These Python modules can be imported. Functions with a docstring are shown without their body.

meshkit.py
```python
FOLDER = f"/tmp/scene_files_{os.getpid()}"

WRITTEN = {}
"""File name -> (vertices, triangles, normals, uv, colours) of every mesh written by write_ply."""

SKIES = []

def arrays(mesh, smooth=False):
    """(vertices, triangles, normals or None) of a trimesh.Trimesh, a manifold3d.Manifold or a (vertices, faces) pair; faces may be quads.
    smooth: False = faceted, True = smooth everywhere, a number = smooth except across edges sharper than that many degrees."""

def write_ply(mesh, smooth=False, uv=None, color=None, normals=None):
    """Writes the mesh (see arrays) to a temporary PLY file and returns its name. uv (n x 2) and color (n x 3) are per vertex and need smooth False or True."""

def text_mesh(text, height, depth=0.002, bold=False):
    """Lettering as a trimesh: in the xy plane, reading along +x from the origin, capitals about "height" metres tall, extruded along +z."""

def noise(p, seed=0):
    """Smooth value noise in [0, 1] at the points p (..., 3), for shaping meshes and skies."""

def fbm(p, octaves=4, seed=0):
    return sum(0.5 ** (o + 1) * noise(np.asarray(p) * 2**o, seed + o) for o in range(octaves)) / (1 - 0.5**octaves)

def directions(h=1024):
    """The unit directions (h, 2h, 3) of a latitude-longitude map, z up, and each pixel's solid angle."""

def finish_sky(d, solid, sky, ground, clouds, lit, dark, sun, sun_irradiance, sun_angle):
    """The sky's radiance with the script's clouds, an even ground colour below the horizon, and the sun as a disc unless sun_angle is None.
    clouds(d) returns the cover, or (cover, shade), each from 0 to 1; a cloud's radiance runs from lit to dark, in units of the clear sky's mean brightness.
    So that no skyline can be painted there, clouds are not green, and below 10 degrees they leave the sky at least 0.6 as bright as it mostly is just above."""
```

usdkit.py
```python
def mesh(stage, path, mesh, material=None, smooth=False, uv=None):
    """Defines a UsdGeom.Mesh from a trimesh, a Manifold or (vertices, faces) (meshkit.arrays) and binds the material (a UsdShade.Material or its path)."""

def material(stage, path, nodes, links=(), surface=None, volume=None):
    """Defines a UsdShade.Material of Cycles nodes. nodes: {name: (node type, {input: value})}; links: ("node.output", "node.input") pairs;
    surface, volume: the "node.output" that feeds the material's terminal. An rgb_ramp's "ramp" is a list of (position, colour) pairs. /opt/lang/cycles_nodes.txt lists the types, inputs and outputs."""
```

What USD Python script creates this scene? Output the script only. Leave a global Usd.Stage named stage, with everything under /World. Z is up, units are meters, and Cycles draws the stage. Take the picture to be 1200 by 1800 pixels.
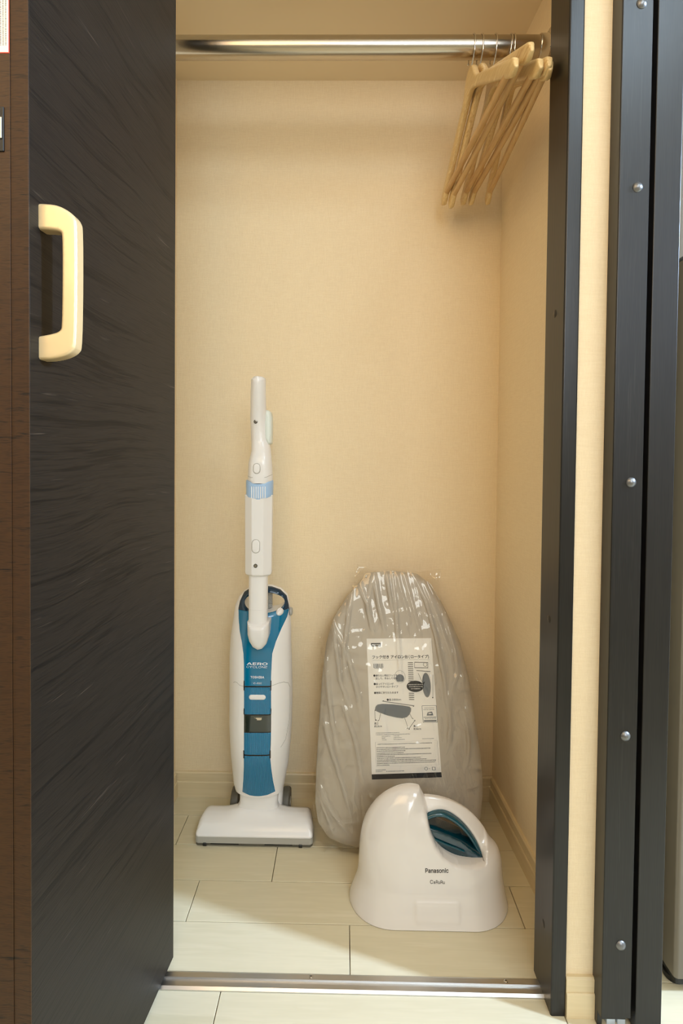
import math, random
import numpy as np, trimesh, shapely
from scipy.spatial import Delaunay
from shapely.geometry import Polygon, LineString, Point, box as sbox
from shapely.ops import unary_union
from pxr import Usd, UsdGeom, UsdLux, UsdShade, Gf, Sdf, Vt
import usdkit, meshkit

stage = Usd.Stage.CreateInMemory()
UsdGeom.SetStageUpAxis(stage, UsdGeom.Tokens.z)
UsdGeom.SetStageMetersPerUnit(stage, 1.0)
W = UsdGeom.Xform.Define(stage, '/World')
stage.SetDefaultPrim(W.GetPrim())
UsdGeom.Scope.Define(stage, '/World/Looks')
rng = np.random.default_rng(7)

# ---------------------------------------------------------------- camera (shifted lens, slight roll), lights, exposure
EYE = (0.0, 0.0, 0.81)
RIGHT, UP, FWD = (0.99985921, 0.01376905, 0.00959048), (-0.00990232, 0.0227611, 0.99969189), (-0.01354652, 0.99964611, -0.02289424)
cam = UsdGeom.Camera.Define(stage, '/World/camera')
cam.AddTransformOp().Set(Gf.Matrix4d(*RIGHT, 0, *UP, 0, *[-v for v in FWD], 0, *EYE, 1))
cam.CreateHorizontalApertureAttr(36.0); cam.CreateVerticalApertureAttr(54.0)
cam.CreateFocalLengthAttr(28.5)
cam.CreateHorizontalApertureOffsetAttr(0.2507); cam.CreateVerticalApertureOffsetAttr(-2.124)
cam.CreateClippingRangeAttr(Gf.Vec2f(0.02, 50))
cam.CreateExposureAttr(-0.46)


def sphere_light(name, pos, r, color, intensity):
    l = UsdLux.SphereLight.Define(stage, '/World/' + name)
    l.AddTranslateOp().Set(Gf.Vec3d(*pos)); l.CreateRadiusAttr(r); l.CreateColorAttr(Gf.Vec3f(*color)); l.CreateIntensityAttr(intensity)
    l.CreateNormalizeAttr(True)


def rect_light(name, pos, rot, w, h, color, intensity):
    l = UsdLux.RectLight.Define(stage, '/World/' + name)
    l.AddTranslateOp().Set(Gf.Vec3d(*pos)); l.AddRotateXYZOp().Set(Gf.Vec3f(*rot)); l.CreateWidthAttr(w); l.CreateHeightAttr(h)
    l.CreateColorAttr(Gf.Vec3f(*color)); l.CreateIntensityAttr(intensity); l.CreateNormalizeAttr(True)


# the warm hall lamp behind the camera, the daylight of a narrow high window in the room to the right, the daylight window at the end of the hall
rect_light('hall_lamp_light', (-0.48, -0.50, 1.74), (76, 0, -22), 0.8, 0.9, (1.0, 0.675, 0.35), 4.2)
rect_light('side_room_window_light', (2.47, 0.054, 1.95), (57.7, 0, 71.0), 0.09, 0.32, (0.58, 0.79, 1.12), 52.0)
rect_light('hall_window_light', (0.55, -1.86, 1.75), (90, 0, 0), 1.1, 1.0, (0.78, 0.88, 1.0), 13.0)
rect_light('hall_ceiling_light', (0.98, -0.48, 2.385), (0, 0, 0), 0.5, 0.5, (0.66, 0.84, 1.0), 5.0)

# ---------------------------------------------------------------- helpers
LOOK = {}


def look(name, nodes, links=(), surface='p.BSDF'):
    LOOK[name] = usdkit.material(stage, '/World/Looks/' + name, nodes, links, surface=surface)


def plain(name, color, rough=0.5, **kw):
    look(name, {'p': ('principled_bsdf', {'base_color': color, 'roughness': rough, **kw})})


def s(*rgb):                                           # sRGB 0..255 -> linear
    c = np.array(rgb, float) / 255
    return tuple(np.where(c <= .04045, c / 12.92, ((c + .055) / 1.055) ** 2.4).tolist())


used = {}


def numbered(parent, name):
    k = (parent, name); n = used.get(k, 0); used[k] = n + 1
    return f'{parent}/{name}' + (f'_{n:03d}' if n else '')


def pathof(p):
    return '/World' if p is None else str(p.GetPath())


def key(p, **kw):
    for k, v in kw.items():
        if v:
            p.SetCustomDataByKey(k, v)
    return p


def obj(name, mesh, mat, parent=None, smooth=35, **kw):
    if isinstance(mesh, list):
        mesh = trimesh.util.concatenate(mesh)
    p = usdkit.mesh(stage, numbered(pathof(parent), name), mesh, LOOK[mat], smooth=smooth).GetPrim()
    return key(p, **kw)


def thing(name, loc=(0, 0, 0), rz=0.0, ry=0.0, rx=0.0, **kw):
    x = UsdGeom.Xform.Define(stage, numbered('/World', name))
    x.AddTranslateOp().Set(Gf.Vec3d(*map(float, loc)))
    if rz or ry or rx:
        x.AddRotateZOp().Set(rz); x.AddRotateYOp().Set(ry); x.AddRotateXOp().Set(rx)
    return key(x.GetPrim(), **kw)


def bx(x0, x1, y0, y1, z0, z1, c=0.0):
    """A box, its twelve edges chamfered by c."""
    if c <= 0:
        m = trimesh.creation.box((x1 - x0, y1 - y0, z1 - z0)); m.apply_translation(((x0 + x1) / 2, (y0 + y1) / 2, (z0 + z1) / 2)); return m
    h = np.array([x1 - x0, y1 - y0, z1 - z0]) / 2; pts = []
    for sx in (-1, 1):
        for sy in (-1, 1):
            for sz in (-1, 1):
                sg = np.array([sx, sy, sz]); q = h * sg
                for k in range(3):
                    d = np.full(3, c); d[k] = 0; pts.append(q - sg * d)
    m = trimesh.convex.convex_hull(np.array(pts)); m.apply_translation(((x0 + x1) / 2, (y0 + y1) / 2, (z0 + z1) / 2)); return m


def rbox(x0, x1, y0, y1, z0, z1, r, axis='z', n=5, c=0.0):
    """A bar along an axis whose long edges are rounded."""
    d = {'z': (x0, x1, y0, y1, z0, z1), 'y': (x0, x1, z0, z1, y0, y1), 'x': (y0, y1, z0, z1, x0, x1)}[axis]
    p = sbox(d[0] + r, d[2] + r, d[1] - r, d[3] - r).buffer(r, quad_segs=n)
    m = trimesh.creation.extrude_polygon(p, d[5] - d[4], engine='earcut'); m.apply_translation((0, 0, d[4]))
    v = m.vertices.copy()
    m.vertices = {'z': v, 'y': v[:, [0, 2, 1]], 'x': v[:, [2, 0, 1]]}[axis]
    if axis == 'y':
        m.invert()
    return m


def tube(path, r, n=10, closed=False, caps=True):
    P = np.asarray(path, float); N = len(P); R = np.full(N, r) if np.ndim(r) == 0 else np.asarray(r, float)
    t = (np.roll(P, -1, 0) - np.roll(P, 1, 0)) if closed else np.gradient(P, axis=0)
    t /= np.linalg.norm(t, axis=1, keepdims=True)
    u = np.cross(t[0], [0, 0, 1.0]);
    if np.linalg.norm(u) < .1: u = np.cross(t[0], [0, 1.0, 0])
    V = []
    for i in range(N):
        u = u - t[i] * (u @ t[i]); u /= np.linalg.norm(u); w = np.cross(t[i], u)
        a = np.linspace(0, 2 * np.pi, n, endpoint=False)
        V.append(P[i] + R[i] * (np.cos(a)[:, None] * u + np.sin(a)[:, None] * w))
    V = np.concatenate(V); F = []
    for i in range(N if closed else N - 1):
        for k in range(n):
            a, b = i * n + k, i * n + (k + 1) % n; c, d = ((i + 1) % N) * n + k, ((i + 1) % N) * n + (k + 1) % n
            F += [[a, b, d], [a, d, c]]
    if caps and not closed:
        V = np.vstack([V, P[0], P[-1]]); e = len(V) - 2
        for k in range(n):
            F += [[e, (k + 1) % n, k], [e + 1, (N - 1) * n + k, (N - 1) * n + (k + 1) % n]]
    m = trimesh.Trimesh(V, F, process=False); m.fix_normals(); return m


def lathe(profile, axis='z', n=32, at=(0, 0, 0)):
    """profile: (radius, height) pairs."""
    m = trimesh.creation.revolve(np.array(profile, float), sections=n)
    v = m.vertices.copy()
    m.vertices = {'z': v, 'x': v[:, [2, 0, 1]], 'y': v[:, [1, 2, 0]]}[axis]
    m.apply_translation(at); m.fix_normals(); return m


def loft(rings, caps=True):
    """rings: list of (n, 3) loops."""
    N, n = len(rings), len(rings[0]); V = np.concatenate(rings); F = []
    for i in range(N - 1):
        for k in range(n):
            a, b = i * n + k, i * n + (k + 1) % n; c, d = a + n, b + n
            F += [[a, b, d], [a, d, c]]
    if caps:
        V = np.vstack([V, np.mean(rings[0], 0), np.mean(rings[-1], 0)]); e = len(V) - 2
        for k in range(n):
            F += [[e, (k + 1) % n, k], [e + 1, (N - 1) * n + k, (N - 1) * n + (k + 1) % n]]
    m = trimesh.Trimesh(V, F, process=False); m.fix_normals(); return m


def superellipse(a, b, e=2.0, n=32):
    t = np.linspace(0, 2 * np.pi, n, endpoint=False); c, q = np.cos(t), np.sin(t)
    return np.stack([a * np.sign(c) * np.abs(c) ** (2 / e), b * np.sign(q) * np.abs(q) ** (2 / e)], 1)


def triangulate(poly, res, rings=()):
    """Points and triangles over a polygon, denser towards its rim (rings: distances in from the rim)."""
    P = [np.array(r.segmentize(res).coords)[:-1] for r in [poly.exterior, *poly.interiors]]
    nb = sum(map(len, P))
    for d in rings:
        q = poly.buffer(-d)
        for g in getattr(q, 'geoms', [q]):
            if not g.is_empty:
                P += [np.array(r.segmentize(res).coords)[:-1] for r in [g.exterior, *g.interiors]]
    x0, y0, x1, y1 = poly.bounds
    gx, gy = np.meshgrid(np.arange(x0, x1, res), np.arange(y0, y1, res * .866)); gx = gx + (np.arange(gx.shape[0]) % 2)[:, None] * res / 2
    g = np.stack([gx.ravel(), gy.ravel()], 1)
    q = poly.buffer(-max(rings, default=0) - res * .5)
    P.append(g[shapely.contains_xy(q, g[:, 0], g[:, 1])])
    P = np.concatenate(P); P = P[np.sort(np.unique(np.round(P, 6), axis=0, return_index=True)[1])]
    T = Delaunay(P).simplices; c = P[T].mean(1)
    T = T[shapely.contains_xy(poly, c[:, 0], c[:, 1])]
    a, b, cc = P[T[:, 0]], P[T[:, 1]], P[T[:, 2]]
    ar = (b[:, 0] - a[:, 0]) * (cc[:, 1] - a[:, 1]) - (b[:, 1] - a[:, 1]) * (cc[:, 0] - a[:, 0])
    T[ar < 0] = T[ar < 0][:, [0, 2, 1]]
    return P, T[np.abs(ar) > 1e-12]


def solid(P, T, front, back):
    """A closed mesh over a triangulated outline in the xz plane, between y = front and y = back at each point."""
    n = len(P); e = np.concatenate([T[:, [0, 1]], T[:, [1, 2]], T[:, [2, 0]]]); k = np.sort(e, 1)
    _, idx, cnt = np.unique(k, axis=0, return_index=True, return_counts=True); e = e[idx[cnt == 1]]
    V = np.concatenate([np.stack([P[:, 0], front, P[:, 1]], 1), np.stack([P[:, 0], back, P[:, 1]], 1)])
    F = np.concatenate([T, T[:, ::-1] + n, np.stack([e[:, 1], e[:, 0], e[:, 0] + n], 1), np.stack([e[:, 1], e[:, 0] + n, e[:, 1] + n], 1)])
    m = trimesh.Trimesh(V, F, process=False); m.fix_normals(); return m


def sheet(P, T, y):
    return trimesh.Trimesh(np.stack([P[:, 0], y, P[:, 1]], 1), T, process=False)


def dome(d, r):
    return np.sqrt(np.clip(1 - (1 - np.minimum(d / r, 1)) ** 2, 0, 1))


def dist(P, geom):
    return shapely.distance(shapely.points(P), geom)


def step(x):
    x = np.clip(x, 0, 1); return x * x * (3 - 2 * x)


def fill(poly, depth=.0004):
    """Flat print: thin extrusion of polygons in xy."""
    gs = [g for g in getattr(poly, 'geoms', [poly]) if g.area > 1e-10]
    return trimesh.util.concatenate([trimesh.creation.extrude_polygon(g, depth, engine='earcut') for g in gs])

# ---------------------------------------------------------------- materials
def wallpaper(name, c0, c1):
    look(name, {'g': ('geometry', {}),
                'm1': ('mapping', {'scale': (260, 260, 1400)}), 'n1': ('noise_texture', {'scale': 1.0, 'detail': 2.0}),
                'm2': ('mapping', {'scale': (900, 900, 70)}), 'n2': ('noise_texture', {'scale': 1.0, 'detail': 1.0}),
                'm3': ('mapping', {'scale': (40, 40, 420)}), 'n3': ('noise_texture', {'scale': 1.0, 'detail': 2.0}),
                'a': ('math', {'math_type': 'add'}), 'b': ('math', {'math_type': 'add'}),
                'r': ('rgb_ramp', {'ramp': [(.35, c0), (.65, c1)]}), 'h': ('math', {'math_type': 'multiply', 'value2': .3333}),
                'bp': ('bump', {'strength': .35, 'distance': .0012}), 'p': ('principled_bsdf', {'roughness': .78, 'specular_ior_level': .25})},
         [('g.position', 'm1.vector'), ('g.position', 'm2.vector'), ('g.position', 'm3.vector'), ('m1.vector', 'n1.vector'), ('m2.vector', 'n2.vector'),
          ('m3.vector', 'n3.vector'), ('n1.fac', 'a.value1'), ('n2.fac', 'a.value2'), ('a.value', 'b.value1'), ('n3.fac', 'b.value2'), ('b.value', 'h.value1'),
          ('h.value', 'r.fac'), ('h.value', 'bp.height'), ('r.color', 'p.base_color'), ('bp.normal', 'p.normal')])


def wood(name, ramp, scale, rough=.4, warp=.02, warp_scale=3.0, bump=.15, axis_warp=(0, 0, 1), spec=.5, coord='position', spread=(.3, .7), coat=0.0):
    """Streaky grain: noise stretched by scale (small along the grain), its lines bent by a slow noise."""
    src = ('geometry', {}) if coord == 'position' else ('texture_coordinate', {})
    lo, hi = spread
    look(name, {'g': src, 'wn': ('noise_texture', {'scale': warp_scale, 'detail': 2.0}), 'ws': ('vector_math', {'math_type': 'scale', 'vector1': axis_warp}),
                'wm': ('math', {'math_type': 'multiply', 'value2': warp}), 'add': ('vector_math', {'math_type': 'add'}),
                'm': ('mapping', {'scale': scale}), 'n': ('noise_texture', {'scale': 1.0, 'detail': 5.0, 'roughness': .62}),
                'mf': ('mapping', {'scale': tuple(v * 4.5 for v in scale)}), 'nf': ('noise_texture', {'scale': 1.0, 'detail': 2.0}),
                'mx': ('mix_float', {'fac': .38}), 'oi': ('object_info', {}), 'sh': ('math', {'math_type': 'multiply_add', 'value2': .12, 'value3': -.06}),
                'su': ('math', {'math_type': 'add'}), 'r': ('rgb_ramp', {'ramp': [(lo + (hi - lo) * i / (len(ramp) - 1), c) for i, c in enumerate(ramp)]}),
                'bp': ('bump', {'strength': bump, 'distance': .001}),
                'p': ('principled_bsdf', {'roughness': rough, 'specular_ior_level': spec, 'coat_weight': coat, 'coat_roughness': .2})},
         [('g.' + coord, 'wn.vector'), ('wn.fac', 'wm.value1'), ('wm.value', 'ws.scale'), ('g.' + coord, 'add.vector1'), ('ws.vector', 'add.vector2'), ('add.vector', 'm.vector'),
          ('add.vector', 'mf.vector'), ('m.vector', 'n.vector'), ('mf.vector', 'nf.vector'), ('n.fac', 'mx.a'), ('nf.fac', 'mx.b'), ('oi.random', 'sh.value1'),
          ('mx.result', 'su.value1'), ('sh.value', 'su.value2'), ('su.value', 'r.fac'), ('mx.result', 'bp.height'), ('r.color', 'p.base_color'), ('bp.normal', 'p.normal')])


wallpaper('wallpaper', (.84, .675, .435), (.91, .75, .505))
wallpaper('hall_wallpaper', (.74, .68, .57), (.82, .76, .66))
plain('closet_ceiling_paper', (.88, .73, .50), .8)
plain('hall_ceiling_white', (.82, .80, .75), .8)
wood('floor_plank', [s(212, 200, 166), s(222, 210, 178), s(217, 205, 172), s(226, 214, 184)], (2.2, 26, 26), .34, warp=.01, bump=.02, spec=.4)
plain('floor_joint', s(120, 90, 55), .8)
wood('baseboard_beige', [s(220, 200, 158), s(233, 214, 176)], (2, 3, 60), .45, bump=.03)
wood('dark_trim', [s(8, 7, 6), s(23, 21, 19), s(14, 12, 11), s(32, 30, 27)], (190, 190, 5), .33, warp=.0, bump=.10, spec=.5)
wood('dark_leaf', [s(6, 5, 4), s(30, 24, 18), s(16, 13, 10), s(84, 71, 58)], (4.0, 4.0, 115), .46, warp=.05, warp_scale=2.6, bump=.4, spec=.3, spread=(.36, .66))
wood('brown_leaf_edge', [s(15, 8, 3), s(64, 40, 17), s(48, 29, 11), s(78, 51, 23)], (18, 18, 170), .45, warp=.012, warp_scale=14, bump=.2, spec=.35)
wood('hanger_wood', [s(196, 154, 94), s(230, 200, 142), s(218, 184, 124), s(238, 212, 158)], (9, 90, 60), .42, warp=.004, bump=.06, coord='object', coat=.25)
wood('dowel_wood', [s(196, 150, 92), s(222, 186, 130)], (9, 110, 110), .45, bump=.05, coord='object')
plain('aluminium', (.60, .59, .57), .34, metallic=1.0)
plain('aluminium_bright', (.78, .77, .75), .28, metallic=1.0)
look('rod_steel', {'g': ('geometry', {}), 'm': ('mapping', {'scale': (4, 900, 900)}), 'n': ('noise_texture', {'scale': 1.0, 'detail': 2.0}), 'b': ('bump', {'strength': .06, 'distance': .0004}),
                   'p': ('principled_bsdf', {'base_color': (.54, .48, .39), 'metallic': 1.0, 'roughness': .20})},
     [('g.position', 'm.vector'), ('m.vector', 'n.vector'), ('n.fac', 'b.height'), ('b.normal', 'p.normal')])
plain('chrome', (.72, .70, .66), .1, metallic=1.0)
plain('cap_metal', (.20, .20, .20), .36, metallic=.85)
plain('cap_dark', s(38, 28, 20), .4)
plain('handle_metal', (.80, .61, .33), .36, metallic=.35, coat_weight=.2)
plain('white_plastic', s(240, 236, 231), .28, coat_weight=.25, coat_roughness=.12)
plain('iron_white', s(229, 221, 211), .18, coat_weight=.5, coat_roughness=.06)
plain('pale_plastic', s(226, 232, 222), .3)
plain('grey_plastic', s(176, 172, 162), .4)
plain('dark_grey_plastic', s(92, 88, 76), .5)
plain('black_plastic', s(22, 22, 20), .45)
look('blue_panel', {'t': ('geometry', {}), 'w': ('wave_texture', {'scale': 110.0, 'bands_direction': 'x'}), 'b': ('bump', {'strength': .6, 'distance': .0008}),
                    'p': ('principled_bsdf', {'base_color': s(0, 114, 156), 'roughness': .2, 'coat_weight': .6, 'coat_roughness': .05})},
     [('t.position', 'w.vector'), ('w.fac', 'b.height'), ('b.normal', 'p.normal')])
plain('blue_gloss', s(0, 114, 154), .15, coat_weight=.7, coat_roughness=.04)
plain('blue_dark_gloss', s(0, 48, 72), .15, coat_weight=.7, coat_roughness=.04)
plain('light_blue_plastic', s(170, 200, 232), .35)
plain('smoky_window', s(38, 46, 38), .08, coat_weight=1.0, coat_roughness=.02)
plain('teal_translucent', s(8, 88, 102), .1, transmission_weight=.35, coat_weight=.6)
plain('teal_dark', s(5, 50, 60), .14, coat_weight=.8, coat_roughness=.03)
plain('filter_beige', s(214, 196, 164), .6)
look('board_cloth', {'t': ('geometry', {}), 'n': ('noise_texture', {'scale': 900.0, 'detail': 2.0}), 'b': ('bump', {'strength': .15, 'distance': .0005}),
                     'p': ('principled_bsdf', {'base_color': s(196, 185, 166), 'roughness': .5, 'metallic': .12, 'sheen_weight': .1})},
     [('t.position', 'n.vector'), ('n.fac', 'b.height'), ('b.normal', 'p.normal')])
look('film', {'t': ('transparent_bsdf', {'color': (.965, .96, .95)}), 'gl': ('glossy_bsdf', {'color': (1, .94, .82), 'roughness': .06}), 'f': ('fresnel', {'IOR': 1.42}),
              'a': ('math', {'math_type': 'multiply_add', 'value2': 1.7, 'value3': 0.0, 'use_clamp': True}), 'm': ('mix_closure', {})},
     [('f.fac', 'a.value1'), ('a.value', 'm.fac'), ('t.BSDF', 'm.closure1'), ('gl.BSDF', 'm.closure2')], surface='m.closure')
plain('paper_white', s(250, 246, 236), .6)
plain('ink_black', s(34, 32, 32), .6)
plain('ink_grey', s(120, 124, 126), .6)
plain('ink_light', s(150, 146, 138), .6)
plain('print_white', s(236, 238, 240), .4)
plain('print_dark', s(58, 52, 46), .4)
plain('sticker_white', s(250, 236, 214), .5)
plain('sticker_red', s(206, 60, 44), .5)
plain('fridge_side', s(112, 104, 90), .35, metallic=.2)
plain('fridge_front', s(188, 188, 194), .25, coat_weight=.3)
plain('rail_blue', (.62, .70, .80), .35, metallic=.3)

# ---------------------------------------------------------------- the room: floor of planks, closet shell, hall
ROW = .0929
ST = dict(kind='structure')
floor = thing('floor', **ST)
joint_at = {0: [-.1796, .3300], 1: [.0172], 2: [-.2692, .3217], 3: [-.131], 4: [-.345], 5: [.105]}       # row number from Y = .738
row_y = [.738, .8308, .9234, 1.0161, 1.1105, 1.2035, 1.2964]
ys = [.738 - ROW * k for k in range(29, 0, -1)] + row_y + [1.2964 + ROW * k for k in range(1, 8)]
LP = .591


def planks(x0, x1, y0, y1, k):
    js = joint_at.get(k)
    if js is None:
        r = np.random.default_rng(100 + k); js = [float(r.uniform(-.3, .3))]
    cuts = sorted({round(j + LP * m, 4) for j in (js[:1] if len(js) == 1 else [js[0]]) for m in range(-6, 8) if not (k == 0 and m > 0)} | ({round(js[1] + LP * m, 4) for m in range(0, 6)} if k == 0 else set()))
    e = [x0] + [c for c in cuts if x0 + .02 < c < x1 - .02] + [x1]
    for a, b in zip(e[:-1], e[1:]):
        g = .0006
        obj('plank', bx(a + g, b - g, y0 + g, y1 - g, -.012, 0, .0006), 'floor_plank', floor, smooth=False)


for i in range(len(ys) - 1):
    a, b = ys[i], ys[i + 1]; k = i - 29
    if k <= 0:
        planks(-1.2, 2.9, a, b, k)
    elif k <= 5:
        planks(-.40, .39, a, min(b, 1.285), k)
    if k >= 1:
        planks(.47, 2.9, a, b, 40 + k)
obj('subfloor', bx(-1.2, 2.9, -2.0, 1.95, -.05, -.0125), 'floor_joint', floor, smooth=False)

ZC = 1.6915
obj('wall_back', bx(-.46, .40, 1.2784, 1.40, 0, 2.4), 'wallpaper', smooth=False, **ST)
obj('wall_left', bx(-.46, -.399, .86, 1.2784, 0, 2.4), 'wallpaper', smooth=False, **ST)
wr = trimesh.creation.extrude_polygon(Polygon([(.3312, .781), (.46, .781), (.46, 1.2784), (.3606, 1.2784), (.3786, .850), (.3786, .842), (.3312, .842)]), 2.4, engine='earcut')
obj('wall_right', wr, 'wallpaper', smooth=False, **ST)
obj('ceiling', bx(-.399, .3786, .842, 1.2784, ZC, ZC + .02), 'closet_ceiling_paper', smooth=False, **ST)
obj('wall_front', [bx(-1.2, -.345, .781, .86, 0, 2.4), bx(-.345, .3312, .781, .842, 1.95, 2.4)], 'hall_wallpaper', smooth=False, **ST)
obj('wall_rear', bx(-1.2, 2.9, -2.0, -1.9, 0, 2.4), 'hall_wallpaper', smooth=False, **ST)
obj('wall_west', bx(-1.3, -1.2, -2.0, .86, 0, 2.4), 'hall_wallpaper', smooth=False, **ST)
obj('wall_east', bx(2.9, 3.0, -2.0, 1.95, 0, 2.4), 'hall_wallpaper', smooth=False, **ST)
obj('wall_partition', [bx(1.25, 1.35, -2.0, .12, 0, 2.4), bx(1.25, 1.35, .75, 1.95, 0, 2.4), bx(1.25, 1.35, .12, .75, 2.02, 2.4)], 'hall_wallpaper', smooth=False, **ST)
obj('wall_north', bx(.46, 2.9, 1.95, 2.05, 0, 2.4), 'hall_wallpaper', smooth=False, **ST)
obj('ceiling', bx(-1.3, 3.0, -2.0, 2.05, 2.4, 2.45), 'hall_ceiling_white', smooth=False, **ST)

BB = [(0, 0), (.009, 0), (.009, .0345), (.0078, .037), (.0066, .037), (.0066, .0385), (.0066, .0555), (.0045, .0585), (0, .0585)]


def baseboard(name, p, q):
    """A stepped skirting from p to q; the room lies to the left of p -> q."""
    p, q = np.array(p, float), np.array(q, float); L = np.linalg.norm(q - p); d = (q - p) / L; n = np.array([-d[1], d[0]])
    m = trimesh.creation.extrude_polygon(Polygon(BB), L, engine='earcut'); v = m.vertices
    m.vertices = np.stack([p[0] + n[0] * v[:, 0] + d[0] * v[:, 2], p[1] + n[1] * v[:, 0] + d[1] * v[:, 2], v[:, 1]], 1); m.fix_normals()
    obj(name, m, 'baseboard_beige', smooth=False, **ST)


baseboard('baseboard_back', (.3606, 1.2784), (-.399, 1.2784))
baseboard('baseboard_left', (-.399, 1.2694), (-.399, .86))
baseboard('baseboard_right', (.3784, .855), (.3610, 1.2694))
baseboard('baseboard_front', (.3725, .781), (.3312, .781))

# right jamb of the closet
t1 = thing('trim_1', **ST)
obj('jamb_post', rbox(.3095, .3312, .7755, .8480, 0, 1.95, .0025), 'dark_trim', t1)
for (y, z) in ((.8095, 1.4986), (.8095, 1.0286), (.8100, .5732), (.8100, .1076)):
    obj('screw_cap', lathe([(0, -.0012), (.0040, -.0012), (.0058, -.0004), (.006, 0)], 'x', 20, (.3095, y, z)), 'cap_dark', t1)

# frame of the next doorway, to the right of the strip of wall
t2 = thing('trim_2', **ST)
obj('frame_side', bx(.3715, .3785, .7640, .781, 0, 2.1, .0008), 'dark_trim', t2, smooth=False)
fb = trimesh.creation.extrude_polygon(sbox(.3715, .7525, .4060, .7650).intersection(sbox(.3715, .7525, .45, .80).buffer(-.0016).buffer(.0016, quad_segs=5)), 2.0785, engine='earcut'); fb.apply_translation((0, 0, .0215))
obj('frame_board', fb, 'dark_trim', t2)
obj('frame_lip', bx(.4060, .4135, .7537, .7650, .0215, 2.1, .0004), 'dark_trim', t2, smooth=False)
obj('door_stop', rbox(.4195, .4560, .7525, .7800, .004, 2.1, .0015, n=3), 'dark_trim', t2)
obj('frame_core', bx(.3785, .4560, .7655, .781, .022, 2.1), 'black_plastic', t2, smooth=False)
for z in (1.4316, 1.1856, .782, .427, .1284):
    obj('screw_cap', lathe([(0, -.0042), (.0025, -.0039), (.0052, -.0026), (.0068, -.0008), (.0070, 0)], 'y', 28, (.3968, .7525, z)), 'cap_metal', t2)

# aluminium threshold with the folding door's guide groove
t3 = thing('trim_3', **ST)
RB, RF, H = .8299, .8015, .0052
sec = [(RF - .002, 0), (RF - .002, .0022), (RF + .0012, H), (RF + .0032, H), (RF + .0036, .0022), (RF + .0150, .0022), (RF + .0155, H), (RF + .0175, H), (RF + .0180, .0034), (RB - .003, .0034), (RB, .002), (RB, 0)]
m = trimesh.creation.extrude_polygon(Polygon(sec), .7085, engine='earcut'); v = m.vertices
m.vertices = np.stack([v[:, 2] - .3990, v[:, 0], v[:, 1]], 1); m.fix_normals()
obj('threshold_rail', m, 'aluminium', t3, smooth=False)
for x in (-.0437, .2585):
    obj('screw', lathe([(0, .0012), (.0012, .0012), (.0026, .0008), (.0032, 0)], 'z', 20, (x, .8235, .0034)), 'chrome', t3)
    obj('screw_slot', [bx(x - .0016, x + .0016, .8235 - .0003, .8235 + .0003, .0044, .00475), bx(x - .0003, x + .0003, .8235 - .0016, .8235 + .0016, .0044, .00475)], 'black_plastic', t3, smooth=False)

# floor guide rails of the sliding door at the next doorway
t4 = thing('trim_4', **ST)
for a, b in ((.3860, .3985), (.4015, .4130)):
    m = rbox(a, b, .7660, .7800, .0, .0125, .001, 'z', n=3)
    obj('guide_rail', m, 'rail_blue', t4)

# folded closet door on the left: two leaves, seen along their edges and on the outer face of the first
d1 = thing('door_1', **ST)
A, B, TH = np.array([-.2958, .5048]), np.array([-.2659, .8450]), .0174      # outer face of the first leaf in plan, near and far edge
dd = (B - A) / np.linalg.norm(B - A); nn = np.array([-dd[1], dd[0]])          # nn points left, away from the outer face


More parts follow.
